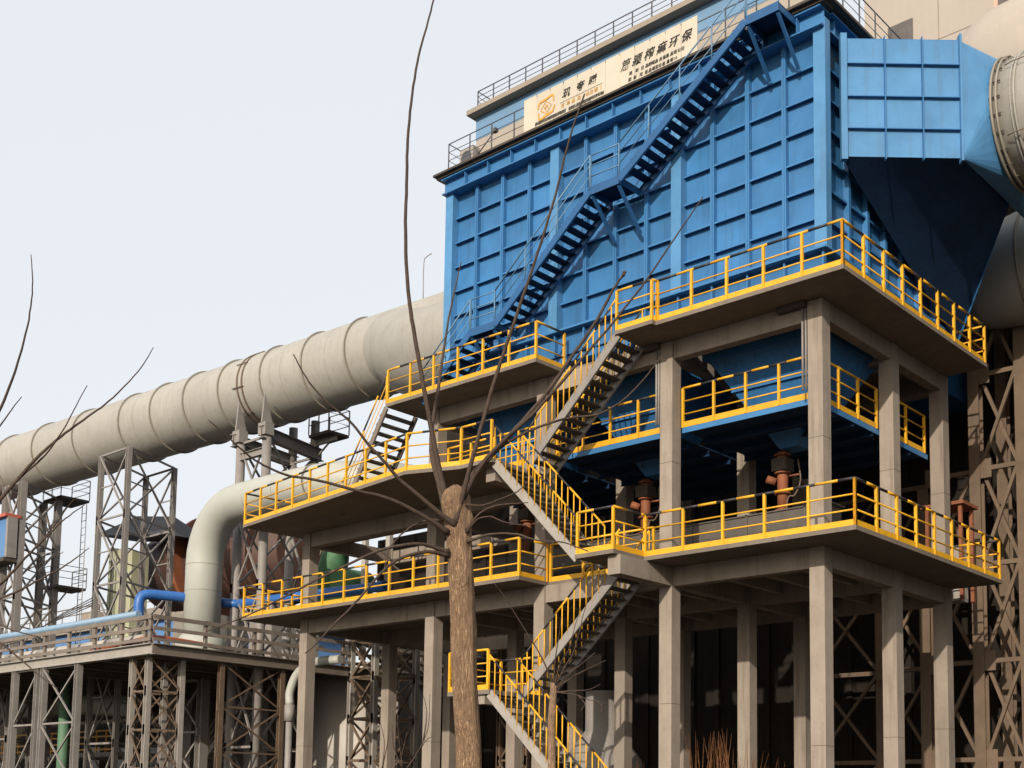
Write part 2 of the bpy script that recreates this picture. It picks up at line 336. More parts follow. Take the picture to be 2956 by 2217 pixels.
# stairs
stair('lowest yellow railed stair flight rising left from the ground', (-4.95, -1.25, 0), (-9.95, -1.25, 4.8), 1.13, 22)
stair('second yellow railed stair flight rising right to the middle platform', (-9.85, -.06, 4.8), (-6.3, -.06, zM), 1.12, 16, smat='grey')
stair('third yellow railed stair flight falling right from the left platform to the landing', (-6.9, -1.25, zM), (-9.9, -1.25, zN), 1.13, 14)
stair('top yellow railed stair flight rising right to the upper platform', (-9.85, -.09, zN), (-6.55, -.09, zU), 1.12, 15, smat='grey')
stair('short steep steel stair at the left end of the upper left platform', (-18.0, .05, zN), (-15.95, .05, zU), 1.35, 12, rail=('near',), balusters=False, smat='taupe', sd=.17)

# ------------------------------------------------------------------ blue filter house
fh = thing('filter_house', 'huge bright blue ribbed steel filter house standing on the concrete frame', 'filter house', (-8, 5, zU))
ZL = [15.70, 16.52, 17.34, 18.15, 18.96, 19.78, 20.60, 21.42]
def dished(w, h, axis):
    m = MB(); N = 5; vs = []
    for j in range(N):
        for i in range(N):
            u, v = i/(N-1), j/(N-1); d = .028*math.sin(math.pi*u)*math.sin(math.pi*v)
            vs.append(((u-.5)*w, d, v*h) if axis == 'y' else (-d, (u-.5)*w, v*h))
    fs = []
    for j in range(N-1):
        for i in range(N-1):
            a = j*N+i; f = (a, a+1, a+N+1, a+N); fs.append(f)
    m.add(vs, fs, 0, True); return m.mesh('panel', 'blue', (0, 0, 0))
PX = [-1.28, -5.645, -10.06, -14.54]
PAN = {}
def grid(lines, fixed, axis, sgn):
    for a, b in zip(lines[:-1], lines[1:]):
        w = abs(b-a)
        for z0, z1 in zip(ZL[:-1], ZL[1:]):
            k = (round(w, 2), round(z1-z0, 2), axis)
            if k not in PAN: PAN[k] = dished(w, z1-z0, axis)
            c = (a+b)/2
            put('panel', PAN[k], fh, (c, fixed, z0) if axis == 'y' else (fixed, c, z0))
            k2 = ('s', round(w, 2), axis)
            if k2 not in PAN:
                m = MB()
                if axis == 'y': m.box(-w/2+.01, w/2-.01, -.13, 0, -.02, 0); m.box(-w/2+.01, w/2-.01, -.13, -.12, -.05, -.02)
                else: m.box(0, .11, -w/2+.01, w/2-.01, -.018, 0); m.box(.10, .11, -w/2+.01, w/2-.01, -.06, -.018)
                PAN[k2] = m.mesh('stiffener', 'bluerib', (0, 0, 0))
            put('stiffener', PAN[k2], fh, (c, fixed, z0) if axis == 'y' else (fixed, c, z0))
XL = [PX[0]]
for a, b in zip(PX[:-1], PX[1:]): XL += [a+(b-a)*k/4 for k in (1, 2, 3)]+[b]
WY, WX = 1.58, -1.38
grid(XL, WY, 'y', -1)
rib = MB().box(-.06, .06, -.15, 0, 15.70, 21.45).box(-.012, .012, -.17, -.15, 15.7, 21.45).mesh('rib', 'bluerib', (0, 0, 15.7))
pil = MB().box(-.165, .165, -.27, -.25, 15.6, 21.66).box(-.165, -.145, -.25, 0, 15.6, 21.66).box(.145, .165, -.25, 0, 15.6, 21.66).mesh('pilaster', 'bluefade', (0, 0, 15.6))
for x in XL[1:]:
    if min(abs(x-p) for p in PX) < .02: put('pilaster', pil, fh, (x, WY, 15.6))
    else: put('rib', rib, fh, (x, WY, 15.7))
put('pilaster', pil, fh, (PX[0], WY, 15.6))
YL = [1.75+k*1.04 for k in range(8)]
grid(YL, WX, 'x', 1)
ribs = MB().box(0, .15, -.06, .06, 15.70, 21.45).mesh('rib', 'bluerib', (0, 0, 15.7))
for y in YL[1:]: put('rib', ribs, fh, (WX, y, 15.7))
# inner shell closing the box, base skirt, top beam
MB().box(-14.7, WX-.05, WY+.05, 9.0, 14.75, 21.6).build('inner_shell', 'blue', fh)
MB().box(-14.7, -2.3, 9.02, 13.4, 14.75, 21.5).build('dark_rear_backdrop', 'bluestair', fh)  # block added to keep the view behind the inlet dark
m = MB().box(-14.75, -1.13, 1.28, 1.575, 15.60, 15.66).box(-1.375, -1.13, 1.577, 9.05, 15.60, 15.66); m.build('base_flange', 'bluerib', fh)
m = MB().box(-14.7, -1.36, 1.55, 1.6, 14.95, 15.598).box(-1.42, -1.36, 1.602, 9.02, 14.95, 15.598); m.build('base_skirt', 'blue', fh)
sk = MB().box(-.025, .025, -.14, 0, 14.95, 15.597).mesh('skirt_rib', 'bluerib', (0, 0, 14.95))
for x in XL:
    put('skirt_rib', sk, fh, (x, 1.548, 14.95)); 
for k in range(12): put('support_foot', rib if False else sk, fh, (-1.9-k*1.12, 1.72, 14.38))
m = MB().box(-14.75, -1.13, 1.16, 1.62, 21.40, 21.44).box(-14.75, -1.13, 1.30, 1.33, 21.44, 21.86).box(-14.75, -1.13, 1.10, 1.62, 21.86, 21.91)
m.box(-1.33, -1.12, 1.622, 9.05, 21.40, 21.44).box(-1.30, -1.27, 1.622, 9.05, 21.44, 21.86).box(-1.33, -1.06, 1.622, 9.05, 21.86, 21.91); m.build('top_beam', 'bluerib', fh)
bs = MB().box(-.012, .012, 1.15, 1.30, 21.44, 21.86).mesh('beam_stiffener', 'bluerib', (0, 0, 21.44))
for k in range(13): put('beam_stiffener', bs, fh, (-13.7+k*.99, 0, 21.44))
bs2 = MB().box(-1.27, -1.14, -.012, .012, 21.44, 21.86).mesh('beam_stiffener', 'bluerib', (0, 0, 21.44))
for k in range(7): put('beam_stiffener', bs2, fh, (0, 1.9+k*1.0, 21.44))
m = MB().box(-14.95, -.85, .93, 2.6, 21.98, 22.05).box(-2.6, -.85, 2.602, 9.3, 21.98, 22.05).box(-14.9, -1.0, 1.05, 1.55, 21.912, 21.978); m.build('top_walkway', 'darksteel', fh)
# left end of the house: ribs catching the light
for k in range(7): MB().box(-14.86, -14.70, 2.1+k*1.05, 2.22+k*1.05, 15.2, 21.5).build('end_rib', 'bluerib', fh)
# penthouse
ph = thing('roof_penthouse', 'pale blue rendered penthouse with thin overhanging roof slab above the filter house', 'penthouse', (-8, 5, 22.05))
MB().box(-13.98, -1.9, 1.92, 3.4, 22.052, 23.30).build('lower_wall', 'beige', ph)
MB().box(-13.99, -1.89, 1.91, 3.41, 23.302, 24.068).build('upper_wall', 'bluepale', ph)
MB().box(-14.12, -1.7, 1.58, 3.8, 24.07, 24.23).build('roof_slab', 'roof', ph)
guardrail('thin grey guard rail along the penthouse roof edge', [[(-13.7, 3.2, 24.23), (-13.7, 1.68, 24.23), (-1.9, 1.68, 24.23)]], h=.55, mat='rail_grey', stripe=False, toe=0, mids=(.2, .37), group='grey roof rails', spacing=.70, r=.014, pw=.03)
guardrail('thin grey guard rail along the filter house top walkway', [[(-14.3, 2.6, 22.05), (-14.3, 1.0, 22.05), (-2.9, 1.0, 22.05)], [(-1.95, 1.0, 22.05), (-.92, 1.0, 22.05), (-.92, 9.2, 22.05)]], h=.86, mat='rail_grey', stripe=False, toe=0, mids=(.3, .58), group='grey roof rails', spacing=.95, r=.014, pw=.03)

ac = thing('air_conditioner', 'small grey outdoor air conditioner unit on the top walkway corner', 'air conditioner', (-13.75, 1.55, 22.05))
MB().box(-14.15, -13.55, 1.35, 1.68, 22.12, 22.78).build('case', 'steel', ac); MB().path([(-13.85, 1.345, 22.45), (-13.85, 1.33, 22.45)], .22, 20).build('fan_grille', 'rail_grey', ac)
for x in (-14.05, -13.65): MB().box(x-.03, x+.03, 1.36, 1.66, 22.052, 22.118).build('foot', 'rail_grey', ac)
fl = thing('security_camera', 'small security camera on a slanting bar beside the top walkway rail', 'security camera', (-12.7, 1.1, 22.1))
MB().path([(-13.22, 1.15, 22.15), (-12.3, 1.02, 22.62)], .02, 6).build('bar', 'rail_grey', fl); MB().box(-12.34, -12.2, .95, 1.09, 22.58, 22.7).build('head', 'rail_grey', fl)  # security camera head on its slanting strut
# blue stairs on the front
def nearer(p): return (13.1446+(p[0]-13.1446)*.9923, .25, 1.65+(p[2]-1.65)*.9923)
def bluestair(label, A, B, n): return stair(label, nearer(A), nearer(B), 1.02, n, rail=('near',), smat='bluestair', tmat='blueshade', rmat='rail_blue', stripe=False, balusters=False, sd=.21, tdep=.27, rh=.95, group='blue stair flights', ttk=.035)
def bluelanding(label, x0, x1, z):
    x0, _, z = nearer((x0, 0, z)); x1 = nearer((x1, 0, 0))[0]
    t = thing('stair_landing', label, 'landing', ((x0+x1)/2, .85, z-.2), 'blue stair landings')
    d = MB().box(x0, x1, .27, 1.29, z-.03, z).build('deck', 'blueshade', t)
    m = MB().box(x0, x1, .25, .268, z-.22, z+.02).box(x0, x0+.02, .27, 1.29, z-.2, z-.032).box(x1-.02, x1, .27, 1.29, z-.2, z-.032); m.build('edge_channel', 'bluestair', t)
    for x in (x0+.06, x1-.06): MB().bar((x, .32, z-.22), (x, 1.36, z-1.25), .07, .09).build('bracket', 'bluestair', t)
    for x in (x0+.02, x1-.02): put('post', rail_posts(.95, 'rail_blue', .035), t, (x, .28, z))
    for h in (.33, .65, .95): MB().path([(x0, .28, z+h), (x1, .28, z+h)], .018, 6).build('rail', 'rail_blue', t)
bluestair('short blue stair flight at the foot of the filter house stairs', (-14.7, .45, zU), (-12.66, .45, 16.12), 8)
bluelanding('lowest blue stair landing just above the upper left platform', -12.66, -11.62, 16.12)
bluestair('long blue stair flight climbing right across the lower half of the facade', (-11.62, .45, 16.12), (-8.0, .45, 19.1), 15)
bluelanding('middle blue stair landing bracketed to the facade', -8.0, -6.96, 19.1)
bluestair('long blue stair flight climbing right to the top of the facade', (-6.96, .45, 19.1), (-2.91, .45, 21.98), 16)
bluelanding('highest blue stair landing at the roof edge', -2.91, -1.94, 21.98)

# ------------------------------------------------------------------ sign
sg = thing('sign_board', 'long cream sign board with black and gold writing on the roof rail', 'sign', (-7.8, 1.15, 22.0))
SX0, SX1, SZ0, SZ1, SY = -10.98, -4.69, 22.04, 23.06, .93
nP = 12
for k in range(nP):
    a = SX0+(SX1-SX0)*k/nP; b = SX0+(SX1-SX0)*(k+1)/nP; j = random.uniform(-.006, .006)
    sheet = MB().box(a+.003, b-.003, SY-.012+j, SY+.012+j, SZ0+random.uniform(-.012, .012), SZ1+random.uniform(-.008, .008)).build('sheet', 'signwhite', sg)
    if k: MB().box(a-.008, a+.008, SY-.022, SY-.019+.004, SZ1-.07, SZ1-.01).build('clip', 'ink', sheet)
for x in (SX0+.1, -8.9, -6.8, SX1-.1): MB().box(x-.03, x+.03, SY+.025, SY+.065, SZ0, SZ1).build('batten', 'rail_grey', sg)
def text(s, x, z, size, mat, shear=.25, width=1., rise=0., name='lettering', space=1.):
    c = bpy.data.curves.new(name, 'FONT'); c.body = s; c.size = size; c.shear = shear; c.space_character = space; c.offset = size*.012; c.resolution_u = 2; c.extrude = .002
    o = bpy.data.objects.new('tmp', c); COL.objects.link(o)
    dg = bpy.context.evaluated_depsgraph_get(); me = bpy.data.meshes.new_from_object(o.evaluated_get(dg)); bpy.data.objects.remove(o)
    me.materials.clear(); me.materials.append(M[mat])
    w = max(v.co.x for v in me.vertices)-min(v.co.x for v in me.vertices) if len(me.vertices) else 1
    for v in me.vertices:
        q = v.co.copy(); v.co = (q.x*width, -q.z, q.y)
    me.name = name
    put(name, me, sg, (x, SY-.024, z))
for ch, x in zip('玑夸曦', (-9.46, -8.94, -8.48)): text(ch, x, 22.55, .30, 'ink', .3)
for ch, x in zip('篇颍榨痲环保', (-7.29, -6.89, -6.47, -6.05, -5.64, -5.22)): text(ch, x, 22.50, .33, 'ink', .3)
for ch, x in zip('路昕日品眼昭晶吕昆昌品昭公司', (-6.98, -6.76, -6.57, -6.42, -6.31, -6.20, -6.09, -5.95, -5.83, -5.72, -5.58, -5.46, -5.33, -5.22)): text(ch, x, 22.26, .115, 'ink', .12)
for ch, x in zip('图彭河邑品昭晋日邑昌昭10', (-7.01, -6.83, -6.62, -6.44, -6.31, -6.19, -6.08, -5.97, -5.85, -5.70, -5.58, -5.46, -5.40)): text(ch, x, 22.08, .115, 'ink', .12)
for ch, x in zip('斤早昌日水生昭丨', (-9.5, -9.28, -9.09, -8.87, -8.55, -8.40, -8.24, -8.06)): text(ch, x, 22.26, .135, 'gold', .12)
for i, ch in enumerate('斯诺欧旺欣晤熙丽欣照欧旺昌册昭沁距欣诺欧暗斯旺即旺轴'):
    if i != 12: text(ch, -10.52+i*.101, 22.075, .115, 'ink', .1)
MB().box(-9.53, -7.94, SY-.026, SY-.022, 22.415, 22.423).build('rule', 'ink', sg)
def stroke(pts, w, mat='gold'):
    pts = smooth_path([Vector((x, 0, z)) for x, z in pts], 4); m = MB(); vs = []
    for i, p in enumerate(pts):
        d = (pts[min(i+1, len(pts)-1)]-pts[max(i-1, 0)]).normalized(); nn = V(-d.z, 0, d.x)*w/2*(1-.5*abs(2*i/(len(pts)-1)-1)**3)
        vs += [p+nn, p-nn]
    vs = [Vector((v.x, SY-.025, v.z)) for v in vs]
    m.add(vs, [(2*i, 2*i+1, 2*i+3, 2*i+2) for i in range(len(pts)-1)]); m.build('emblem_stroke', mat, sg)
ox, oz = -10.08, 22.50
stroke([(ox-.32, oz+.05), (ox-.26, oz+.22), (ox-.02, oz+.26), (ox+.26, oz+.30), (ox+.30, oz+.1)], .075)
stroke([(ox+.34, oz-.02), (ox+.26, oz-.2), (ox+.02, oz-.24), (ox-.24, oz-.3), (ox-.3, oz-.06)], .075)
for a, b in (((0, .2), (.22, .02)), ((.22, .02), (.02, -.2)), ((.02, -.2), (-.22, -.02)), ((-.22, -.02), (0, .2)), ((-.1, .08), (.0, -.1)), ((.02, .1), (.1, -.06)), ((-.08, -.02), (.1, .05)), ((-.02, .14), (.02, -.14))):
    stroke([(ox+a[0], oz+a[1]), (ox+(a[0]+b[0])/2, oz+(a[1]+b[1])/2), (ox+b[0], oz+b[1])], .022)

# ------------------------------------------------------------------ inlet duct on the right
inl = thing('inlet_duct', 'blue ribbed inlet duct flaring from the right side of the filter house', 'duct', (0, 5, 18.2))
zb, zt = 18.2, 21.36; P0 = V(-1.05, 2.0, 0); P1 = V(1.2, 4.05, 0); dP = (P1-P0); nP_ = V(dP.y, -dP.x, 0).normalized()
us = [.0, .045, .365, .68, 1.0]; zs = [zb, 18.92, 19.78, 20.66, zt]
for i in range(1, 4):
    for j in range(4):
        a = P0+dP*us[i]; b = P0+dP*us[i+1]; N = 5; vs = []
        for jj in range(N):
            for ii in range(N):
                u, v = ii/4, jj/4; q = a.lerp(b, u)-nP_*(.02*math.sin(math.pi*u)*math.sin(math.pi*v)); vs.append((q.x, q.y, zs[j]+(zs[j+1]-zs[j])*v))
        MB().add(vs, [(r*N+c, r*N+c+1, r*N+N+c+1, r*N+N+c) for r in range(4) for c in range(4)], 0, True).build('panel', 'bluefade', inl)
for j in range(1, 4):
    a = P0+dP*us[1]+V(0, 0, zs[j]); b = P1+V(0, 0, zs[j]); MB().bar(a+nP_*.05, b+nP_*.05, .10, .022).build('stiffener', 'bluerib', inl)
for i in range(2, 4):
    a = P0+dP*us[i]+nP_*.055; MB().bar(a+V(0, 0, zb-.1), a+V(0, 0, zt+.04), .022, .11, 0, nP_).build('rib', 'bluerib', inl)
a = P0+dP*.02; MB().bar(a+V(0, 0, zb-.12)+nP_*.03, a+V(0, 0, zt+.1)+nP_*.03, .16, .16, 0, nP_).build('corner_flange', 'bluefade', inl)
a = P1; MB().bar(a+V(0, 0, zb-.12)+nP_*.03, a+V(0, 0, zt+.12)+nP_*.03, .055, .2, 0, nP_).build('corner_flange', 'bluefade', inl)
# flat top and underside
poly = [(-1.05, 2.0), (1.2, 4.05), (1.2, 8.4), (-1.05, 9.0)]
MB().prism(poly, zt, zt+.02).build('top_plate', 'blue', inl)
B5 = [V(-1.05, 2.0, zb), V(1.2, 4.05, zb), V(1.2, 7.2, zb-.1), V(-1.05, 9.0, 15.4)]
NB = 8; vs_ = []
for i in range(NB+1):
    for j in range(NB+1):
        u, v = i/NB, j/NB; q = B5[0].lerp(B5[1], u).lerp(B5[3].lerp(B5[2], u), v); vs_.append(q)
MB().add(vs_, [(i*(NB+1)+j, (i+1)*(NB+1)+j, (i+1)*(NB+1)+j+1, i*(NB+1)+j+1) for i in range(NB) for j in range(NB)], 0, True).build('bottom_plate', 'blueshade', inl)  # shade below the inlet is painted into this plate
MB().add([(1.2, 7.2, zb-.1), (-1.05, 9.0, 15.2), (-1.05, 9.0, zt), (1.2, 8.4, zt)], [(0, 1, 2, 3)]).build('side_plate', 'blue', inl)
# square to round transition
n = 32; R0 = 1.62; m = MB()
corner = [V(1.21, 8.34, zt), V(1.21, 4.06, zt), V(1.21, 4.06, zb), V(1.21, 8.34, zb)]
circ = [V(1.75, 6.2+R0*math.cos(2*math.pi*k/n), 19.78+R0*math.sin(2*math.pi*k/n)) for k in range(n)]
for q in range(4):
    for k in range(n//4):
        i = q*n//4+k; m.add([corner[q], circ[i], circ[(i+1) % n]], [(0, 1, 2)], 0, False)
    m.add([corner[q], corner[(q+1) % 4], circ[(q+1)*n//4 % n]], [(0, 2, 1)])
m.build('transition', 'bluefade', inl)
rd = thing('round_inlet_duct', 'cream round duct with flanges joining the blue inlet at the right edge', 'duct', (6, 6.2, 18))
m = MB().path([(1.78, 6.2, 19.78), (2.6, 6.2, 19.78), (14, 6.2, 19.78)], R0, 40); m.build('shell', 'cream', rd)
for x, w, r in ((1.77, .06, R0+.12), (1.9, .05, R0+.10), (2.25, .04, R0+.05), (2.34, .05, R0+.07), (2.75, .05, R0+.05), (3.4, .1, R0+.1)):
    MB().path([(x, 6.2, 19.78), (x+w, 6.2, 19.78)], r, 40, smooth=True).build('ring', 'cream' if r < R0+.09 else 'creamring', rd)
for th in range(0, 360, 15):
    y, z = 6.2+(R0+.06)*math.cos(math.radians(th)), 19.78+(R0+.06)*math.sin(math.radians(th)); MB().path([(1.74, y, z), (2.02, y, z)], .022, 6).build('bolt', 'darksteel', rd)
for th in (150, 215): 
    y, z = 6.2+(R0+.1)*math.cos(math.radians(th)), 19.78+(R0+.1)*math.sin(math.radians(th)); MB().path([(2.1, y, z), (2.3, y-.06, z), (3.3, y-.06, z), (3.35, y, z)], .014, 6).build('tie_rod', 'brown', rd)

# ------------------------------------------------------------------ hoppers, catwalk, valves
def hopper(label, cx, cy):
    t = thing('ash_hopper', label, 'hopper', (cx, cy, 11.3), 'blue hoppers under the filter house')
    hx, hy = 1.75, 1.75; z1 = 14.72; z2 = 13.85
    m = MB().box(cx-hx, cx+hx, cy-hy, cy+hy, z2, z1); co = m.build('collar', 'blue', t)
    for k in range(6): MB().box(cx-hx+.1+k*.65, cx-hx+.13+k*.65, cy-hy-.06, cy-hy, z2, z1-.3).build('collar_rib', 'bluerib', co)
    m = MB().box(cx-hx, cx+hx, cy-hy-.08, cy-hy-.062, z2-.03, z2+.12); m.build('collar_flange', 'bluerib', co)
    m = MB(); b = .28; zb_ = 11.45
    m.add([(cx-hx+.1, cy-hy+.1, z2), (cx+hx-.1, cy-hy+.1, z2), (cx+hx-.1, cy+hy-.1, z2), (cx-hx+.1, cy+hy-.1, z2), (cx-b, cy-b, zb_), (cx+b, cy-b, zb_), (cx+b, cy+b, zb_), (cx-b, cy+b, zb_)], [(0, 1, 5, 4), (1, 2, 6, 5), (2, 3, 7, 6), (3, 0, 4, 7), (4, 5, 6, 7)]); cn_ = m.build('cone', 'bluehop', t)
    for f in (.35, .7):
        w = hx-.1+(b-hx+.1)*f; z = z2+(zb_-z2)*f; MB().box(cx-w-.05, cx+w+.05, cy-w-.05, cy-w+.03, z-.03, z+.03).build('cone_rib', 'bluehop', cn_)
for k, (cx, nm) in enumerate(((-3.5, 'right'), (-8.0, 'middle'), (-12.5, 'left'))):
    hopper('blue pyramid hopper under the filter house, front %s bay' % nm, cx, 3.85)
cw = thing('catwalk', 'blue steel catwalk floor hung between the concrete columns below the hoppers', 'catwalk', (-8, 4, 11.7))
m = MB()
for a, b in ((-5.58, -1.62), (-10.04, -6.06), (-14.6, -10.52)): m.box(a, b, 1.58, 8.1, 11.86, 11.9)
m.build('deck', 'blueshade', cw)
for a, b in ((-5.58, -1.62), (-10.04, -6.06), (-14.6, -10.52)):
    MB().box(a, b, 1.545, 1.577, 11.76, 11.905).build('edge_channel', 'bluerib', cw)
    for y in (2.6, 3.6, 4.7, 5.8, 7): MB().hbeam((a, y, 11.76), (b, y, 11.76), .1, .18, .015).build('joist', 'blueshade', cw)
MB().box(-1.618, -1.59, 1.58, 8.1, 11.76, 11.905).build('edge_channel', 'bluerib', cw)
for i, (a, b, nm) in enumerate(((-5.56, -1.64, 'right'), (-10.02, -6.08, 'middle'), (-14.58, -10.54, 'left'))):
    guardrail('yellow guard rail on the blue catwalk, %s bay' % nm, [[(a, 1.56, 11.91), (b, 1.56, 11.91)]], toe=.16)
guardrail('yellow guard rail on the blue catwalk, right flank', [[(-1.6, 1.7, 11.91), (-1.6, 4.9, 11.91)], [(-1.6, 5.5, 11.91), (-1.6, 7.9, 11.91)]], stripe=False)
def valve(label, x, y, ztop=11.44, zlow=9.75):
    t = thing('valve_stack', label, 'valve', (x, y, zlow), 'rusty valves under the hoppers')
    MB().path([(x, y, zlow), (x, y, ztop)], .15, 16).build('pipe', 'rust', t)
    for z in (zlow+.02, zlow+.5, ztop-.62, ztop-.12): MB().path([(x, y, z), (x, y, z+.045)], .23, 18).build('flange', 'rust', t)
    MB().path([(x-.15, y-.1, zlow+.85), (x-.36, y-.22, zlow+.95)], .11, 12).build('side_branch', 'rust', t)
    m = MB().box(x-.22, x+.22, y-.22, y+.22, ztop-.55, ztop-.2); m.build('gate_box', 'darksteel', t)
    m = MB().path([(x+.2, y, ztop-.7), (x+.55, y-.05, ztop-.72)], .03, 8); m.build('actuator_arm', 'rust', t)
    MB().path(smooth_path([(x+.5, y-.05, ztop-.3), (x+.6, y-.1, ztop-.9), (x+.45, y-.15, ztop-1.3), (x+.25, y-.2, ztop-1.45), (x+.22, y-.22, zlow-1.2)], 4), .022, 6).build('hose', 'brown', t)
for x, nm in ((-3.85, 'right'), (-8.47, 'middle'), (-13.2, 'left')): valve('rust red valve stack under the %s hopper' % nm, x, 3.85)
sw = thing('screw_conveyor', 'long grey screw conveyor casing on the middle platform', 'conveyor', (-8, 3.7, zM))
m = MB(); pr = [(.36, .75), (-.36, .75), (-.36, .3)]+[(.36*math.cos(a), .3+.36*math.sin(a)) for a in [math.pi+math.pi*k/8 for k in range(1, 8)]]+[(.36, .3)]
n = len(pr); m.add([(x, 3.85+a, 8.95+b) for x in (-14.2, -2.3) for a, b in pr], [tuple(range(n)), tuple(range(n, 2*n))[::-1]]+[(i, n+i, n+(i+1) % n, (i+1) % n) for i in range(n)]); m.build('trough', 'tread', sw)
for k in range(7): MB().box(-13.8+k*1.8, -13.74+k*1.8, 3.45, 4.25, 8.6, 9.75).build('rib', 'tread', sw)
for k in range(6): MB().box(-13+k*2, -12.8+k*2, 3.5, 4.2, zM, 8.7).build('foot', 'tread', sw)
MB().box(-14.3, -2.2, 3.45, 4.25, 9.702, 9.74).build('lid', 'tread', sw)
dp = thing('downpipes', 'pair of thin grey drain pipes fixed beside the corner column', 'pipes', (-1.7, 1.3, 11.9))
for x in (-1.72, -1.63): MB().path([(x, 1.16, 12.0), (x, 1.16, 14.1)], .03, 8).build('pipe', 'grey', dp)
dp = thing('downpipes', 'pair of thin grey drain pipes fixed beside the second column', 'pipes', (-6.2, 1.3, 11.9))
for x in (-6.16, -6.08): MB().path([(x, 1.16, 12.0), (x, 1.16, 14.1)], .03, 8).build('pipe', 'grey', dp)

# ------------------------------------------------------------------ flue duct on the left
fd = thing('flue_duct', 'long cream flue duct with ring flanges running left from the filter house', 'duct', (-30, 4.5, 17.3))
def ax(x): return V(x, 5.35-(-16-x)*.0535, 18.82)
MB().path([ax(-75), ax(-50), ax(-35), ax(-22), ax(-14.8)], 1.52, 48).build('shell', 'cream', fd)
for x in (-59, -54, -51.5, -48, -44.6, -41, -37.2, -34.8, -32.4, -30, -27.3, -24.8, -22.35):
    MB().path([ax(x-.025), ax(x+.025)], 1.60, 48).build('ring_flange', 'creamring', fd)
for x in (-28.75, -28.45): MB().path([ax(x-.04), ax(x+.04)], 1.555, 48).build('clamp_band', 'brown', fd)
for th in (60, 110, 150, 190, 230):
    c, s = math.cos(math.radians(th)), math.sin(math.radians(th)); a = ax(-28.95)+V(0, -c*0, 0); d = ax(-28.25)
    o = V(0, 1.57*c, 1.57*s); MB().path([a+o, d+o], .02, 6).build('clamp_bolt', 'brown', fd)
for x in (-36.2, -33.6, -31.2, -26.1, -23.5): MB().path([ax(x-.006), ax(x+.006)], 1.524, 48).build('weld_seam', 'creamring', fd)
MB().path(smooth_path([ax(-21.6), ax(-20.4)-V(0, .25, .15), V(-19.3, 4.45, 18.15), V(-18.2, 4.0, 17.75), V(-16.8, 3.8, 17.55), V(-14.8, 3.8, 17.5)], 4), [1.45]*3+[1.5]*3+[1.58]*15, 44).build('elbow_bulge', 'cream', fd)
for x in (-17.2, -17.0, -16.6): MB().path([ax(x-.03), ax(x+.03)], 1.56, 48).build('header_ring', 'creamring', fd)
for z in (18.6, 18.3): MB().path([ax(-17.6)+V(0, -1.5, z-18.82), ax(-17.6)+V(0, -1.72, z-18.82), ax(-17.1)+V(0, -1.72, z-18.82), ax(-17.1)+V(0, -1.5, z-18.82)], .02, 6).build('grab_iron', 'brown', fd)
# thin pipes and ladder on top of the header
lp = thing('vent_pipes', 'two thin bent grey pipes rising from the duct top beside the blue wall', 'pipes', (-17.5, 4.4, 20.3))
MB().path(smooth_path([(-19.2, 4.6, 20.2), (-19.2, 4.6, 21.6), (-19.05, 4.6, 21.8), (-18.8, 4.6, 21.85)], 4), .018, 6).build('pipe', 'grey', lp)
MB().path(smooth_path([(-17.9, 4.5, 20.2), (-17.9, 4.5, 20.9), (-17.75, 4.5, 21.05), (-16.4, 4.4, 20.65)], 4), .018, 6).build('pipe', 'grey', lp)
ld = thing('ladder', 'narrow steel ladder at the left edge of the blue wall', 'ladder', (-15.6, 3.6, 20.4))
for x in (-15.9, -15.5): MB().path([(x, 3.4, 20.3), (x, 3.4, 21.9)], .018, 6).build('side_rail', 'grey', ld)
for k in range(5): MB().path([(-15.9, 3.4, 20.6+k*.3), (-15.5, 3.4, 20.6+k*.3)], .012, 6).build('rung', 'grey', ld)

# ------------------------------------------------------------------ lattice towers
def lattice(name, label, legs, zs, mat, lr=.12, br=.05, round_leg=False, group='steel lattice supports', faces=(0, 1, 2, 3), cross=True, legmat=None, mid=True):
    t = thing(name, label, 'lattice tower', (sum(p[0] for p in legs)/len(legs), sum(p[1] for p in legs)/len(legs), zs[0]), group)
    for (x, y) in legs:
        m = MB()
        if round_leg: m.path([(x, y, zs[0]), (x, y, zs[-1])], lr, 14)
        else: m.hbeam((x, y, zs[0]), (x, y, zs[-1]), lr*2, lr*2, .03, 0, (1, 0, 0))
        m.build('leg', legmat or mat, t)
    n = len(legs)
    for fi in faces:
        a, b = legs[fi], legs[(fi+1) % n]
        for z0, z1 in zip(zs[:-1], zs[1:]):
            A, B = V(*a, z0), V(*b, z0); C, D = V(*a, z1), V(*b, z1)
            MB().bar(C, D, br, br*1.2).build('strut', mat, t)
            MB().bar(A, D, br, br).build('brace', mat, t)
            if cross:
                off = (B-A).cross(V(0, 0, 1)).normalized()*(br*1.1); MB().bar(B+off, C+off, br, br).build('brace', mat, t)
            if mid and cross: 
                h = (z0+z1)/2; MB().bar(V(*a, h), V(*b, h).lerp(V(*a, h), .5), br*.7, br*.7).build('strut', mat, t)
            for p in (A, B):
                MB().bar(p+V(0, 0, -.18), p+V(0, 0, .18), .045, lr*2.6).build('gusset', mat, t)
    return t
T1 = [(-37.97, 2.45), (-35.64, 2.45), (-37.14, 5.7), (-39.6, 5.7)]
lattice('lattice_tower', 'grey cross braced lattice tower carrying the flue duct, left of the elbow pipe', T1, [0, 4.1, 8.2, 11.2, 14.2, 17.2], 'grey', .105, .07)
t2 = lattice('pipe_trestle', 'round legged steel trestle carrying the flue duct beside the platforms', [(-28.5, 3.35), (-26.75, 3.35), (-27.7, 6.5), (-29.2, 6.5)], [0, 3.8, 7.3, 10.2, 13.2, 16.2], 'grey', .19, .075, round_leg=True, mid=False)
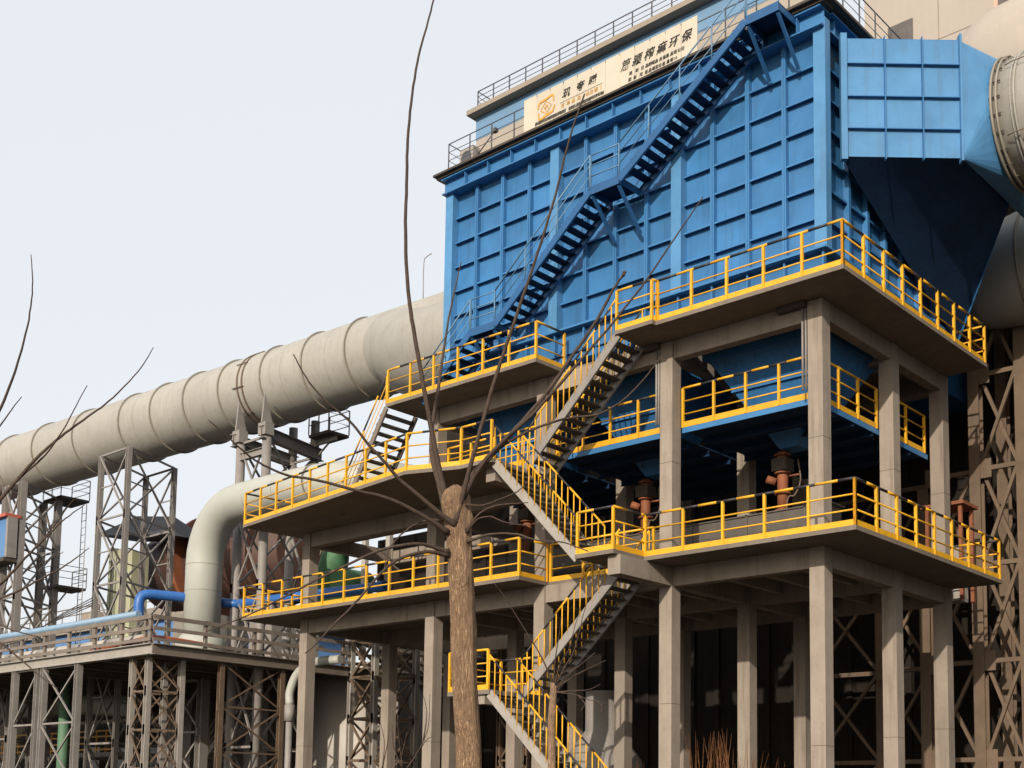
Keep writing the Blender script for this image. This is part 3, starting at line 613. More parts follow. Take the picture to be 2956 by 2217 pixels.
for (x, y) in ((-28.5, 3.1), (-26.75, 3.1)):
    MB().box(x-.24, x+.24, y-.03, y+.4, 16.2, 16.7).build('saddle_bracket', 'grey', t2)
    MB().add([(x-.04, y-.05, 16.7), (x+.04, y-.05, 16.7), (x+.04, y+.05, 17.9), (x-.04, y+.05, 17.9), (x-.04, y+.5, 16.7), (x+.04, y+.5, 16.7)], [(0, 1, 2, 3), (0, 3, 4), (1, 5, 2), (3, 2, 5, 4)]).build('saddle_fin', 'grey', t2)
MB().hbeam((-28.6, 3.0, 16.3), (-29.3, 6.8, 16.3), .3, .5).build('cross_beam', 'grey', t2); MB().hbeam((-26.7, 3.0, 16.3), (-27.6, 6.8, 16.3), .3, .5).build('cross_beam', 'grey', t2)
MB().hbeam((-28.5, 3.3, 15.6), (-26.7, 3.3, 15.6), .2, .3).build('cross_beam', 'grey', t2)
for (x, y) in ((-27.7, 6.5), (-29.2, 6.5)): MB().path([(x, y, 16.2), (x, y, 17.75)], .19, 14).build('leg_head', 'grey', t2)
MB().hbeam((-28.0, 6.5, 16.78), (-26.25, 6.5, 16.78), .14, .2).build('platform_bearer', 'grey', t2)
T0 = [(-46.9, 2.3), (-45.2, 2.3), (-47.2, 5.2), (-48.8, 5.2)]
lattice('lattice_tower', 'grey lattice tower under the flue duct at the left edge', T0, [0, 4.5, 8.6, 11.5, 14.4, 17.2], 'grey', .16, .08)
def perch(label, x0, x1, y0, y1, z):
    t = thing('inspection_platform', label, 'platform', ((x0+x1)/2, (y0+y1)/2, z), 'small inspection platforms on the towers')
    MB().box(x0, x1, y0, y1, z-.12, z).build('deck', 'darksteel', t)
    m = MB()
    for h in (.4, .75, 1.05): m.path([(x0, y0, z+h), (x1, y0, z+h), (x1, y1, z+h), (x0, y1, z+h)], .02, 6)
    m.build('rail', 'grey', t)
    for x, y in ((x0, y0), ((x0+x1)/2, y0), (x1, y0), (x1, y1), (x0, y1)): put('post', rail_posts(1.05, 'grey', .04), t, (x, y, z))
    MB().bar((x1-.3, (y0+y1)/2, z-.12), (x0-.9, (y0+y1)/2, z-1.3), .06).build('strut', 'grey', t)
perch('small railed inspection platform under the duct beside the round legged trestle', -27.5, -26.2, 6.0, 7.1, 17.0)
perch('small railed inspection platform under the duct at the left edge', -48.5, -46.6, 5.0, 6.6, 17.3)
perch('small railed inspection platform halfway down the left edge tower', -48.0, -46.5, 5.0, 6.6, 12.6)
ld = thing('ladder', 'tall caged steel ladder beside the left edge tower', 'ladder', (-46.7, 6.0, 8))
for x in (-46.75, -46.3): MB().path([(x, 6.3, 7.5), (x, 6.3, 17.0)], .025, 6).build('side_rail', 'grey', ld)
for k in range(24): MB().path([(-46.75, 6.3, 7.8+k*.38), (-46.3, 6.3, 7.8+k*.38)], .016, 5).build('rung', 'grey', ld)
bn = thing('control_cabin', 'blue sheet clad cabin with red roof edge at the left edge', 'cabin', (-47.5, 2.4, 13.2))
MB().box(-52, -45.2, 1.6, 2.0, 13.3, 15.3).build('wall', 'shedblue', bn); MB().box(-52, -45.0, 1.4, 2.2, 15.302, 15.45).build('roof_edge', 'redtrim', bn); MB().box(-52, -45.05, 1.45, 2.2, 13.1, 13.298).build('floor', 'darksteel', bn)
MB().box(-45.198, -45.0, 1.55, 2.05, 13.3, 15.3).build('corner_post', 'grey', bn)

# ------------------------------------------------------------------ elbow pipe and blue pipes
ep = thing('elbow_pipe', 'pale cream elbow pipe turning down in front of the round legged trestle', 'pipe', (-28.8, 2, 8.6))
pts = smooth_path([(-18.6, 8.0, 13.1), (-18.9, 5.0, 13.1), (-19.6, 3.2, 13.12), (-21.2, 2.2, 13.15), (-23.5, 2.0, 13.18), (-26.6, 2.0, 13.2)], 4)
for k in range(1, 8):
    a = math.pi/2*k/8; pts.append((-26.6-2.15*math.sin(a), 2.0, 13.2-2.15*(1-math.cos(a))))
pts += [(-28.75, 2.0, 11.05), (-28.75, 2.0, 7.4)]
MB().path(pts, .72, 32).build('shell', 'pipewhite', ep)
for z in (10.95, 9.9): MB().path([(-28.75, 2.0, z), (-28.75, 2.0, z+.02)], .728, 32).build('seam', 'creamring', ep)
for x in (-25.4, -23.6, -21.8): MB().path([(x, 2.0, 13.17), (x+.02, 2.0, 13.17)], .728, 32).build('seam', 'creamring', ep)
MB().path([(-28.75, 2.0, 7.18), (-28.75, 2.0, 7.9), (-28.75, 2.0, 8.2)], [1.05, .98, .74], 32).build('base_skirt', 'pipewhite', ep)
bp_ = thing('blue_pipe', 'bright blue pipe bending over the trestle deck behind the elbow pipe', 'pipe', (-29.7, 0, 8.5))
MB().path(smooth_path([(-29.75, -.2, 8.75), (-29.75, -.2, 9.35), (-29.68, 0, 9.62), (-29.45, .6, 9.66), (-29.0, 1.7, 9.64), (-28.75, 3.0, 9.62)], 5), .195, 16).build('pipe', 'pipeblue', bp_)
MB().path(smooth_path([(-28.75, 2.9, 9.6), (-28.2, 3.4, 9.58), (-26, 3.65, 9.58), (-21.8, 4.2, 9.6), (-20.5, 4.3, 9.6)], 4), .195, 16).build('pipe', 'pipeblue', bp_)
MB().path([(-29.75, -.2, 8.74), (-29.75, -.2, 8.8)], .26, 16).build('end_flange', 'pipeblue', bp_)
lb = thing('light_blue_pipe', 'light blue pipe running along the top of the trestle deck rail', 'pipe', (-40, -1.6, 8.2))
MB().path([(-65, -1.65, 8.46), (-27.3, -1.65, 8.44)], .13, 12).build('pipe', 'pipelight', lb)

# ------------------------------------------------------------------ trestle deck
ty, tz, tx = -1.8, 7.25, -26.05
td = thing('trestle_deck', 'brown steel trestle deck with edge beams at lower left', 'platform', (-40, 5, 7))
MB().hbeam((-70, ty, tz-.2), (tx, ty, tz-.2), .3, .4, .03).build('edge_beam', 'steel', td)
MB().hbeam((tx+.02, ty, tz-.2), (tx+.02, 14, tz-.2), .3, .4, .03).build('edge_beam', 'taupe', td)
MB().box(-70, tx-.15, ty+.16, 14, tz-.16, tz-.08).build('deck_plate', 'darksteel', td)
for k in range(9): MB().hbeam((-29.5-k*3, ty+.16, tz-.3), (-29.5-k*3, 13.8, tz-.3), .18, .25).build('joist', 'taupe', td)
tr = thing('trestle_guardrail', 'brown three bar guard rail around the trestle deck', 'guard rail', (tx, ty, tz))
for i in range(18):
    x = tx-.15-i*1.95; MB().box(x-.08, x+.08, ty-.05, ty+.05, tz+.004, tz+1.06).build('post', 'taupe', tr)
MB().box(tx-.55, tx-.43, ty-.05, ty+.05, tz+.004, tz+1.06).build('post', 'taupe', tr)
for i in range(1, 7): MB().box(tx-.06, tx+.06, ty+i*2.2-.06, ty+i*2.2+.06, tz+.004, tz+1.06).build('post', 'taupe', tr)
for z, h in ((.15, .12), (.55, .13), (.96, .15)):
    MB().bar((-66, ty-.08, tz+z), (tx, ty-.08, tz+z), .05, h).build('bar', 'taupe', tr); MB().bar((tx+.09, ty-.05, tz+z), (tx+.09, 13.5, tz+z), .05, h).build('bar', 'taupe', tr)
wp = thing('insulated_pipe', 'white insulated pipe run lying on the trestle deck behind the rail', 'pipe', (-45, ty+.7, tz))
for k in range(14): MB().path([(-66+k*2.75, ty+.75, tz+.3), (-66+k*2.75+2.71, ty+.75, tz+.3)], .26, 14).build('jacket', 'tank', wp)
rp_ = thing('red_pipe', 'thin red pipe at the trestle deck corner', 'pipe', (-27.5, ty+.3, tz))
MB().path(smooth_path([(-31, ty+.35, tz+.1), (-28, ty+.35, tz+.25), (-26.7, ty+.35, tz+.3), (-26.4, ty+1.1, tz+.28), (-26.4, ty+3, tz+.2)], 4), .08, 10).build('pipe', 'orange', rp_)
cb = thing('cable_bundle', 'sagging black cables strung across to the left lattice tower', 'cables', (-45, 4, 9))
for k in range(4): MB().path(smooth_path([(-37.9, 2.3, 10.3+k*.12), (-39.8, 1.6, 9.7+k*.05), (-42.5, 1.2, 9.2-k*.1), (-47, .8, 9.0-k*.06), (-52, .6, 9.25)], 5), .022, 6).build('cable', 'cable', cb)

# steelwork under the trestle
lattice('lattice_column', 'brown lattice column under the trestle deck corner', [(-27.78, -1.5), (-26.72, -1.5), (-26.51, -.25), (-27.64, -.25)], [0, 1.4, 2.8, 4.2, 5.6, 6.83], 'brown', .10, .055, mid=False, legmat='steel')
lattice('lattice_column', 'grey lattice bent under the trestle deck near the left edge', [(-36.36, -1.8), (-34.4, -1.8)], [0, 2.3, 4.6, 6.83], 'grey', .12, .06, faces=(0,), cross=False)
lattice('lattice_column', 'grey lattice bent beside the green post under the trestle', [(-33.9, -1.8), (-31.2, -1.8)], [0, 2.3, 4.6, 6.83], 'grey', .12, .06, faces=(0,), mid=False)
lattice('lattice_column', 'dark lattice bent behind the brown corner column', [(-34.6, 4.5), (-32.2, 4.5)], [0, 2.3, 4.6, 6.83], 'grey', .2, .08, faces=(0,), mid=False)
lattice('lattice_column', 'brown lattice bent standing right of the corner column', [(-26.12, 1.2), (-26.12, 4.0)], [0, 1.75, 3.5, 5.2, 6.83], 'brown', .1, .05, faces=(0,), mid=False)
gp = MB().path([(-39.3, 2.0, 0), (-39.3, 2.0, 7.2)], .26, 14).build('green_post', 'greenpost'); tag(gp, 'green round post under the trestle deck', 'post')
yp = thing('yellow_walkway', 'far yellow railed walkway seen under the trestle deck', 'walkway', (-54, 9, 4))
for z in (4.2, 6.55):
    MB().box(-62, -47, 9.0, 12, z-.25, z).build('deck', 'grey', yp)
    for h in (.15, .5, .85, 1.15): MB().box(-62, -47, 8.98, 9.03, z+h-.04, z+h+.04).build('rail', 'yellow', yp)
    for k in range(15): MB().box(-62+k, -61.93+k, 8.97, 9.04, z, z+1.2).build('post', 'yellow', yp)
us_ = thing('steel_stair', 'dark steel stair with pipe rails under the trestle deck', 'stairs', (-32, 6, 3))
for y in (6.0, 7.0):
    MB().bar((-34.8, y, 3.0), (-31.0, y, 6.4), .05, .25).build('stringer', 'grey', us_)
    for h in (.35, .7, 1.05): MB().path([(-34.8, y, 3+h), (-31.0, y, 6.4+h)], .025, 6).build('rail', 'grey', us_)
    for k in range(5): MB().path([(-34.8+k*.95, y, 3+k*.85), (-34.8+k*.95, y, 4.05+k*.85)], .025, 6).build('post', 'grey', us_)
for k in range(12): MB().box(-34.8+k*.32, -34.5+k*.32, 6.02, 6.98, 3+k*.283, 3.03+k*.283).build('tread', 'grey', us_)
hp = thing('grey_pipe', 'fat grey pipe crossing below the trestle deck at far left', 'pipe', (-45, 6, 6))
MB().path(smooth_path([(-58, 6, 6.4), (-50, 6, 6.55), (-45.5, 6, 6.5), (-41, 7, 6.2)], 4), .55, 20).build('pipe', 'pipewhite', hp)
gpipe = thing('gooseneck_pipe', 'grey gooseneck pipe bending down beside the leftmost concrete column', 'pipe', (-23.5, 1.8, 0))
MB().path(smooth_path([(-20.9, 2.6, 6.75), (-22.1, 2.4, 6.7), (-22.9, 2.3, 6.35), (-23.2, 2.2, 5.7), (-23.2, 2.2, 5.2)], 5), .16, 14).build('bend', 'pipewhite', gpipe)
MB().path([(-23.2, 2.2, 5.2), (-23.2, 2.2, 4.6)], .19, 14).build('sleeve', 'grey', gpipe); MB().path([(-23.2, 2.2, 4.6), (-23.2, 2.2, 0)], .12, 12).build('drop', 'grey', gpipe)
wt = thing('white_tank', 'large white storage tank behind the left concrete columns', 'tank', (-29, 11, 0))
MB().path([(-28.6, 10.6, 0), (-28.6, 10.6, 7.2)], 2.7, 40).build('shell', 'tank', wt); MB().path([(-28.6, 10.6, 7.2), (-28.6, 10.6, 7.9)], [2.75, .5], 40).build('roof', 'tank', wt)
MB().box(-25.95, -25.75, 9.9, 10.5, 0, 7.0).build('riser_duct', 'grey', wt)
lattice('lattice_column', 'brown lattice column with pale edges between the left concrete columns', [(-25.95, 7.4), (-24.5, 7.4), (-24.0, 9.2), (-25.4, 9.2)], [0, 1.7, 3.4, 5.1, 6.8, 8.3], 'brown', .11, .08, mid=False, legmat='steel')
lattice('lattice_column', 'rusty lattice column behind the third and fourth concrete columns', [(-19.6, 9.6), (-18.2, 9.6), (-18.2, 11), (-19.6, 11)], [0, 1.7, 3.4, 5.1, 6.8, 8.0], 'brown', .1, .06, mid=False)

# ------------------------------------------------------------------ kiln group
kl = thing('rotary_kiln', 'maroon rotary kiln drum with red lead girth ring behind the left towers', 'kiln', (-44, 12, 10))
MB().path([(-47.4, 12.25, 14.35), (-34.0, 11.6, 13.75)], 2.15, 40).build('shell', 'kiln', kl)
MB().path([(-43.1, 12.05, 14.17), (-42.75, 12.05, 14.16)], 2.75, 40).build('girth_ring', 'rust', kl); MB().path([(-43.8, 12.06, 14.2), (-43.12, 12.06, 14.17)], 2.62, 40).build('ring_guard', 'kiln', kl)
MB().path([(-36.6, 11.6, 13.85), (-36.2, 11.6, 13.83)], 2.45, 40).build('tyre', 'kiln', kl)
MB().box(-44.3, -42.2, 10.5, 13.8, 0, 11.5).build('pier', 'grey', kl); MB().box(-37.2, -35.4, 10.3, 13.2, 0, 11.3).build('pier', 'grey', kl)
kh = thing('kiln_hood', 'pale green ribbed kiln hood with dark canopy behind the lattice tower', 'hood', (-46.2, 9, 7))
hx0, hx1 = -47.9, -45.5
for k in range(9):
    a = hx0+k*(hx1-hx0)/9; MB().box(a+.012, a+.255, 8.6+.05*(k % 2), 9.6, 7.2, 15.25-.05*k).build('sheet', 'greenpale', kh)
MB().add([(-48.3, 7.9, 15.9), (-41.2, 7.9, 15.0), (-41.2, 10.6, 15.1), (-48.3, 10.6, 16.0), (-46.2, 9.2, 16.9), (-42.6, 9.2, 16.35)], [(0, 1, 5, 4), (1, 2, 5), (2, 3, 4, 5), (3, 0, 4), (3, 2, 1, 0)]).build('canopy', 'roofdark', kh)
gm = thing('green_drive', 'green drive machine seen over the lower left platform', 'machine', (-27.6, 8, 8))
MB().path(smooth_path([(-28.5, 8, 10.6), (-28.3, 8, 11.4), (-27.9, 8, 12.2), (-27.4, 8, 12.6)], 4), [.6]*8+[.55, .5, .42, .38, .35], 20).build('volute', 'green', gm)
MB().path([(-27.0, 7.4, 11.0), (-27.0, 9, 11.0)], .55, 24).build('drum', 'green', gm); MB().box(-29.3, -26.2, 7.3, 9, 10.15, 10.5).build('bed', 'green', gm)
MB().path([(-28.4, 8, 12.3), (-28.4, 8, 12.9)], [.4, .3], 16).build('inlet', 'greenpale', gm)
for x in (-29.1, -26.4): MB().box(x-.12, x+.12, 7.5, 7.8, 7.6, 10.148).build('stand_leg', 'grey', gm)
wq = thing('white_posts', 'two white painted steel posts standing behind the lower left platform', 'posts', (-25.3, 8, 8))
for x in (-26.0, -24.5): MB().box(x-.12, x+.12, 7.9, 8.1, 7.6, 13).build('post', 'tank', wq)
# ------------------------------------------------------------------ sheds on the left horizon
sd = thing('far_shed', 'long far blue shed with grey roof parapet on the left horizon', 'shed', (-95, 30, 0))
MB().box(-130, -70, 28, 45, 0, 16.0).build('wall', 'shedblue', sd); MB().box(-131, -69, 27.5, 45.5, 16.002, 17.0).build('parapet', 'concrete', sd)
m = MB(); m.path([(-100, 28, 18.3), (-72, 28, 18.3)], .06, 6).path([(-100, 28, 17.7), (-72, 28, 17.7)], .05, 6); m.build('roof_rail', 'grey', sd)
for k in range(10): MB().path([(-99+k*3, 28, 17), (-99+k*3, 28, 18.3)], .05, 6).build('rail_post', 'grey', sd)
MB().box(-94, -92, 32, 34, 17, 19).build('roof_box', 'concrete', sd); MB().path([(-93, 33, 19), (-93, 33, 20.3)], .25, 10).build('stack', 'concrete', sd)
s2 = thing('dark_shed', 'dark roofed low shed beyond the trestle rail', 'shed', (-70, 18, 0))
MB().box(-82, -58, 18, 30, 0, 11.3).build('wall', 'cladding', s2); MB().add([(-83, 17, 11.4), (-57, 17, 11.4), (-57, 31, 13), (-83, 31, 13), (-83, 17, 11.2), (-57, 17, 11.2), (-57, 31, 12.8), (-83, 31, 12.8)], [(0, 1, 2, 3), (4, 7, 6, 5), (0, 4, 5, 1), (1, 5, 6, 2), (2, 6, 7, 3), (3, 7, 4, 0)]).build('roof', 'darksteel', s2)
sh = thing('dark_backdrop_hall', 'dark hall added to close the view behind the concrete frame', 'building', (-26, 18, 0))
MB().box(-33.2, -20.02, 15.0, 24, 0, 14.8).build('wall', 'cladding', sh); MB().box(-28.9, -20.02, 15.3, 24, 14.802, 20.3).build('upper_wall', 'cladding', sh)  # hall added as a dark backdrop, shade put into its colour
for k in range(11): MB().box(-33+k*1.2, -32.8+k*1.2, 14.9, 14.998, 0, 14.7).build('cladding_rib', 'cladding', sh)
lw = thing('low_plant_building', 'dark low plant building closing the view under the trestle deck', 'building', (-50, 16, 0))
MB().box(-72, -33.3, 15.5, 22, 0, 8.6).build('wall', 'cladding', lw)  # near-black wall, same cladding as behind the frame
for k in range(8): MB().box(-62+k*4, -60+k*4, 15.4, 15.498, 2.5, 5).build('window', 'glass', lw)

# ------------------------------------------------------------------ right hand side
bb = thing('beige_building', 'tall beige rendered building rising behind the filter house at right', 'building', (4, 20, 0))
MB().box(-8.2, 30, 18.0, 34, 17.5, 48).build('upper_wall', 'beige', bb); MB().box(-20, 30, 14.6, 33.9, 0, 17.498).build('shade_dark_lower_wall', 'cladding', bb); MB().box(-6, 30, 14.6, 17.9, 17.502, 24.5).build('dark_backdrop_annex', 'cladding', bb)  # lower wall painted as shade, annex added as a dark backdrop
MB().box(-3.05, -2.9, 17.9, 17.998, 29.6, 34).build('window_frame', 'wframe', bb); wn = MB().box(-2.898, 1.0, 17.94, 17.998, 29.7, 34).build('window', 'glass', bb); MB().box(-1.0, -.85, 17.9, 17.939, 29.7, 34).build('window_frame', 'wframe', wn)
MB().box(-7.2, -6.2, 17.94, 17.998, 31.2, 32.3).build('window', 'glass', bb)
for z in (22, 26.5, 31, 35.5): MB().box(-8.2, 30, 17.985, 17.998, z, z+.03).build('render_joint', 'concrete', bb)
for x in (-5.2, -.2, 4): MB().box(x, x+.03, 17.985, 17.998, 17.5, 48).build('render_joint', 'concrete', bb)
for k in range(40): MB().box(-19.6+k*1.1, -19.4+k*1.1, 14.5, 14.598, 0, 17.4).build('cladding_rib', 'cladding', bb)
dm = thing('domed_vessel', 'large pale domed vessel end above the inlet at the right edge', 'vessel', (2, 13, 22))
MB().path([(-2.3, 13, 24.8), (-2.1, 13, 24.8), (-1.5, 13, 24.8), (-.7, 13, 24.8), (0, 13, 24.8), (9, 13, 24.8)], [.5, 1.7, 2.35, 2.6, 2.65, 2.65], 40).build('shell', 'beige', dm)
MB().path([(1.2, 13, 24.8), (1.3, 13, 24.8)], 2.68, 40).build('seam', 'creamring', dm)
vt = thing('vessel', 'pale grey green horizontal vessel with end flange at the right edge', 'vessel', (3, 12, 15))
vc = V(-.1, 11.5, 18.0)
MB().path([vc+V(-1.25, 0, 0), vc+V(-1.0, 0, 0), vc+V(-.4, 0, .1), vc+V(.4, 0, .15), vc+V(1.5, 0, .2), vc+V(10, 0, .2)], [1.35, 1.42, 1.6, 1.72, 1.8, 1.8], 40).build('shell', 'pipewhite', vt)
MB().path([vc+V(-1.55, 0, 0), vc+V(-1.3, 0, 0)], 1.45, 40).build('end_flange', 'cream', vt); MB().path([vc+V(.5, 0, .15), vc+V(.56, 0, .15)], 1.78, 40).build('seam', 'creamring', vt)
MB().path([vc+V(.6, 0, 1.2), vc+V(.6, 0, 4.4)], .55, 20).build('neck', 'cream', vt)
for x in (3.2, 8.0): MB().box(x-.3, x+.3, 10.6, 12.4, 0, 16.6).build('support_pier', 'darksteel', vt)
for x in (3.4, 8.2): MB().box(x-.3, x+.3, 12.2, 13.8, 0, 22.6).build('support_pier', 'darksteel', dm)
for x in (6.0, 12.0): MB().box(x-.25, x+.25, 5.6, 6.8, 0, 18.3).build('support_pier', 'darksteel', rd)
tw = thing('steel_tower', 'brown cross braced steel tower at the right edge', 'lattice tower', (-1, 12, 0))
Z = [0.3, 3.3, 6.3, 9.3, 12.3, 15.3, 18.3]; LX = (-1.72, -.28)
for x, y in ((LX[0], 12.0), (LX[1], 12.0), (LX[0]+.1, 14.0), (1.6, 12.0), (-3.5, 12.2), (-5.6, 13.4), (-8.2, 13.4)):
    MB().hbeam((x, y, 0), (x, y, 18.6 if x > -2.5 else 12), .34, .36, .04, 0, (0, 1, 0)).build('leg', 'brown', tw)
for a, b, y in ((LX[0]+.15, LX[1]-.15, 11.95), (-3.35, LX[0]-.15, 12.1), (LX[1]+.15, 1.5, 11.95), (-8.1, -5.7, 13.3), (-5.5, -3.7, 12.9)):
    for z0, z1 in zip(Z[:-1], Z[1:]):
        if a < -3 and z1 > 12.5: continue
        MB().bar((a, y, z0), (b, y, z1), .10, .10).build('brace', 'brown', tw); MB().bar((b, y+.11, z0), (a, y+.11, z1), .10, .10).build('brace', 'brown', tw)
        MB().bar((a, y, z1), (b, y, z1), .12, .14).build('strut', 'brown', tw)
        MB().box(a-.05, a+.35, y-.07, y-.055, z1-.3, z1+.3).build('gusset', 'brown', tw)
cu = thing('steel_cubicle', 'rusty framed steel cubicle behind the right end of the middle platform', 'frame', (-1.9, 9.5, zM))
for x in (-2.2, -1.2):
    for y in (9.4, 10.2): MB().box(x-.05, x+.05, y-.05, y+.05, zM-.3, zM+2.5).build('post', 'rust', cu)
MB().box(-2.35, -1.05, 9.25, 10.35, zM+2.502, zM+2.6).build('top_frame', 'rust', cu)
MB().box(-2.1, -1.3, 9.5, 10.1, zM-.3, zM+1.3).build('cabinet', 'steel', cu)
# dark plant behind the columns
dv = thing('process_vessel', 'dim steel vessel standing between the rear concrete columns', 'vessel', (-12.5, 8.5, 0))
MB().path([(-12.4, 6.9, 0), (-12.4, 6.9, .6), (-12.4, 6.9, 3.2), (-12.4, 6.9, 4.2), (-12.4, 6.9, 5.5)], [.9, 1.3, 1.3, .6, .6], 28).build('shell', 'grey', dv)
MB().path(smooth_path([(-11.4, 6.4, 2.8), (-10.9, 6.3, 2.0), (-11.0, 6.2, 1.0), (-11.5, 6.2, .3)], 4), .06, 8).build('hose', 'grey', dv)

# ------------------------------------------------------------------ trees
def tube_branch(pts, t0, t1, r0, r1, parent, mat='twig', name='branch', sub=5, n=7):
    k = len(pts); P = [pt(x, y, t0+(t1-t0)*(i/(k-1))) for i, (x, y) in enumerate(pts)]
    P = smooth_path(P, sub); m = len(P)
    R_ = [(r0+(r1-r0)*(i/(m-1))**.8)*(1+.55*math.exp(-i/(m*.05))) for i in range(m)]
    P = [p+V(random.uniform(-1, 1), random.uniform(-1, 1), random.uniform(-1, 1))*.003 for p in P]
    return MB().path(P, R_, n).build(name, mat, parent)
TD = 13.5
base = pt(1012, 1659, TD)
tree = thing('pollarded_tree', 'bare pollarded tree with thick trunk and long whip branches in front of the platforms', 'tree', (base.x, base.y, 0))
tp = [V(base.x+.05, base.y, -.1)]+[pt(x, y, TD) for x, y in ((1012, 1659), (1009, 1560), (1003, 1450), (1000, 1340), (996, 1250), (993, 1180), (990, 1120), (986, 1085), (985, 1062), (984, 1049))]
P0_ = smooth_path(tp, 8); acc = [0]
for p, q in zip(P0_[:-1], P0_[1:]): acc.append(acc[-1]+(q-p).length)
P = []; n = 32; nv = 90          # even rings along the trunk
for i in range(nv):
    d = acc[-1]*i/(nv-1); j = max(k for k in range(len(acc)) if acc[k] <= d+1e-9); j = min(j, len(acc)-2)
    P.append(P0_[j].lerp(P0_[j+1], (d-acc[j])/max(1e-6, acc[j+1]-acc[j])))
m = MB()
kn = [(.62, 2.2, .035), (.80, 5.6, .05), (.84, 4.9, .03), (.93, .6, .05), (.945, 3.0, .05), (.90, 4.6, .05), (.955, 4.4, .05), (.70, 1.2, .03), (.955, 5.6, .045), (.92, 2.2, .05), (.93, 3.8, .05)]
for i, p in enumerate(P):
    f = i/(nv-1); left = (1-f)*acc[-1]; base_r = .150-.022*f+.06*(1-f)**6+.018*math.exp(-((left-.16)/.12)**2)
    dome = 1 if left > .12 else math.sqrt(max(.02, 1-((.12-left)/.125)**2))
    for k in range(n):
        th = 2*math.pi*k/n; r = base_r*(1+.05*math.sin(4*th+5*f)+.03*math.sin(9*th-17*f)+random.uniform(-.02, .02))
        for (kf, kt, ka) in kn:
            dth = math.atan2(math.sin(th-kt), math.cos(th-kt)); r += .65*ka*math.exp(-((f-kf)/.015)**2-(dth/.45)**2)
        r *= dome
        m.v.append(p+V(math.cos(th)*r, math.sin(th)*r, .008*random.uniform(-1, 1)))
for i in range(nv-1):
    for k in range(n):
        k2 = (k+1) % n; m.f.append([i*n+k, i*n+k2, (i+1)*n+k2, (i+1)*n+k]); m.m.append(0); m.sm.append(True)
m.f.append([(nv-1)*n+k for k in range(n)]); m.m.append(0); m.sm.append(False)
m.build('trunk', 'bark', tree)
BR = [
 ([(982, 1120), (960, 1060), (943, 985), (925, 890), (907, 790), (890, 690), (880, 610), (876, 500), (878, 400), (881, 300), (890, 205), (905, 120), (921, 60), (936, 0), (946, -60)], 13.5, 13.9, .034, .008),
 ([(984, 1130), (1002, 1060), (1022, 985), (1060, 850), (1092, 750), (1130, 640), (1162, 545), (1200, 420), (1230, 300), (1263, 203)], 13.4, 12.9, .030, .009),
 ([(968, 1110), (948, 1040), (934, 985), (933, 930), (945, 850), (958, 760), (975, 660), (996, 566)], 13.55, 14.3, .045, .006),
 ([(1000, 1075), (1040, 1005), (1090, 950), (1150, 895), (1205, 835), (1265, 765), (1330, 690), (1400, 600), (1460, 510), (1518, 425)], 13.4, 12.4, .028, .006),
 ([(998, 1065), (1030, 1015), (1068, 975), (1115, 925), (1180, 850), (1232, 775), (1290, 690), (1325, 625), (1345, 595)], 13.5, 13.0, .034, .012),
 ([(1050, 998), (1090, 960), (1150, 928), (1220, 905), (1290, 895), (1345, 865), (1390, 820), (1428, 770)], 13.4, 13.2, .018, .006),
 ([(968, 1150), (920, 1118), (847, 1080), (772, 1060), (689, 1038), (616, 1025), (559, 999), (524, 973), (490, 942), (450, 906)], 13.4, 12.2, .026, .005),
 ([(985, 1135), (945, 1105), (905, 1071), (861, 1034), (832, 999), (797, 962), (763, 918), (731, 889), (697, 860), (661, 815), (634, 765)], 13.4, 12.6, .028, .006),
 ([(968, 1193), (930, 1180), (891, 1175), (818, 1190), (746, 1222), (660, 1265), (573, 1311), (509, 1340), (445, 1364)], 13.4, 12.3, .024, .005),
 ([(968, 1200), (921, 1192), (863, 1207), (828, 1233), (790, 1276), (755, 1315), (715, 1355), (687, 1386), (660, 1411)], 13.4, 12.0, .022, .006),
 ([(968, 1123), (919, 1125), (884, 1141), (855, 1167), (838, 1193), (829, 1237)], 13.5, 13.2, .014, .005),
 ([(1005, 1090), (1045, 1091), (1083, 1077), (1119, 1061), (1140, 1040)], 13.4, 13.0, .014, .005),
 ([(1008, 1145), (1036, 1109), (1068, 1093), (1105, 1088), (1140, 1086)], 13.4, 13.0, .014, .005),
 ([(1008, 1150), (1030, 1123), (1059, 1116), (1094, 1129), (1139, 1135)], 13.4, 12.9, .013, .005),
 ([(1010, 1170), (1059, 1154), (1117, 1154), (1160, 1167), (1218, 1172), (1271, 1191)], 13.4, 12.7, .016, .006)]
for pts, a, b, r0, r1 in BR: tube_branch(pts, a, b, r0, r1, tree)
for (x, y) in ((1345, 595), (1347, 590)): 
    q = pt(x, y, 13.0); MB().path([q, q+V(.03, 0, .01)], [.022, .012], 8).build('cut_stub', 'twig', tree)
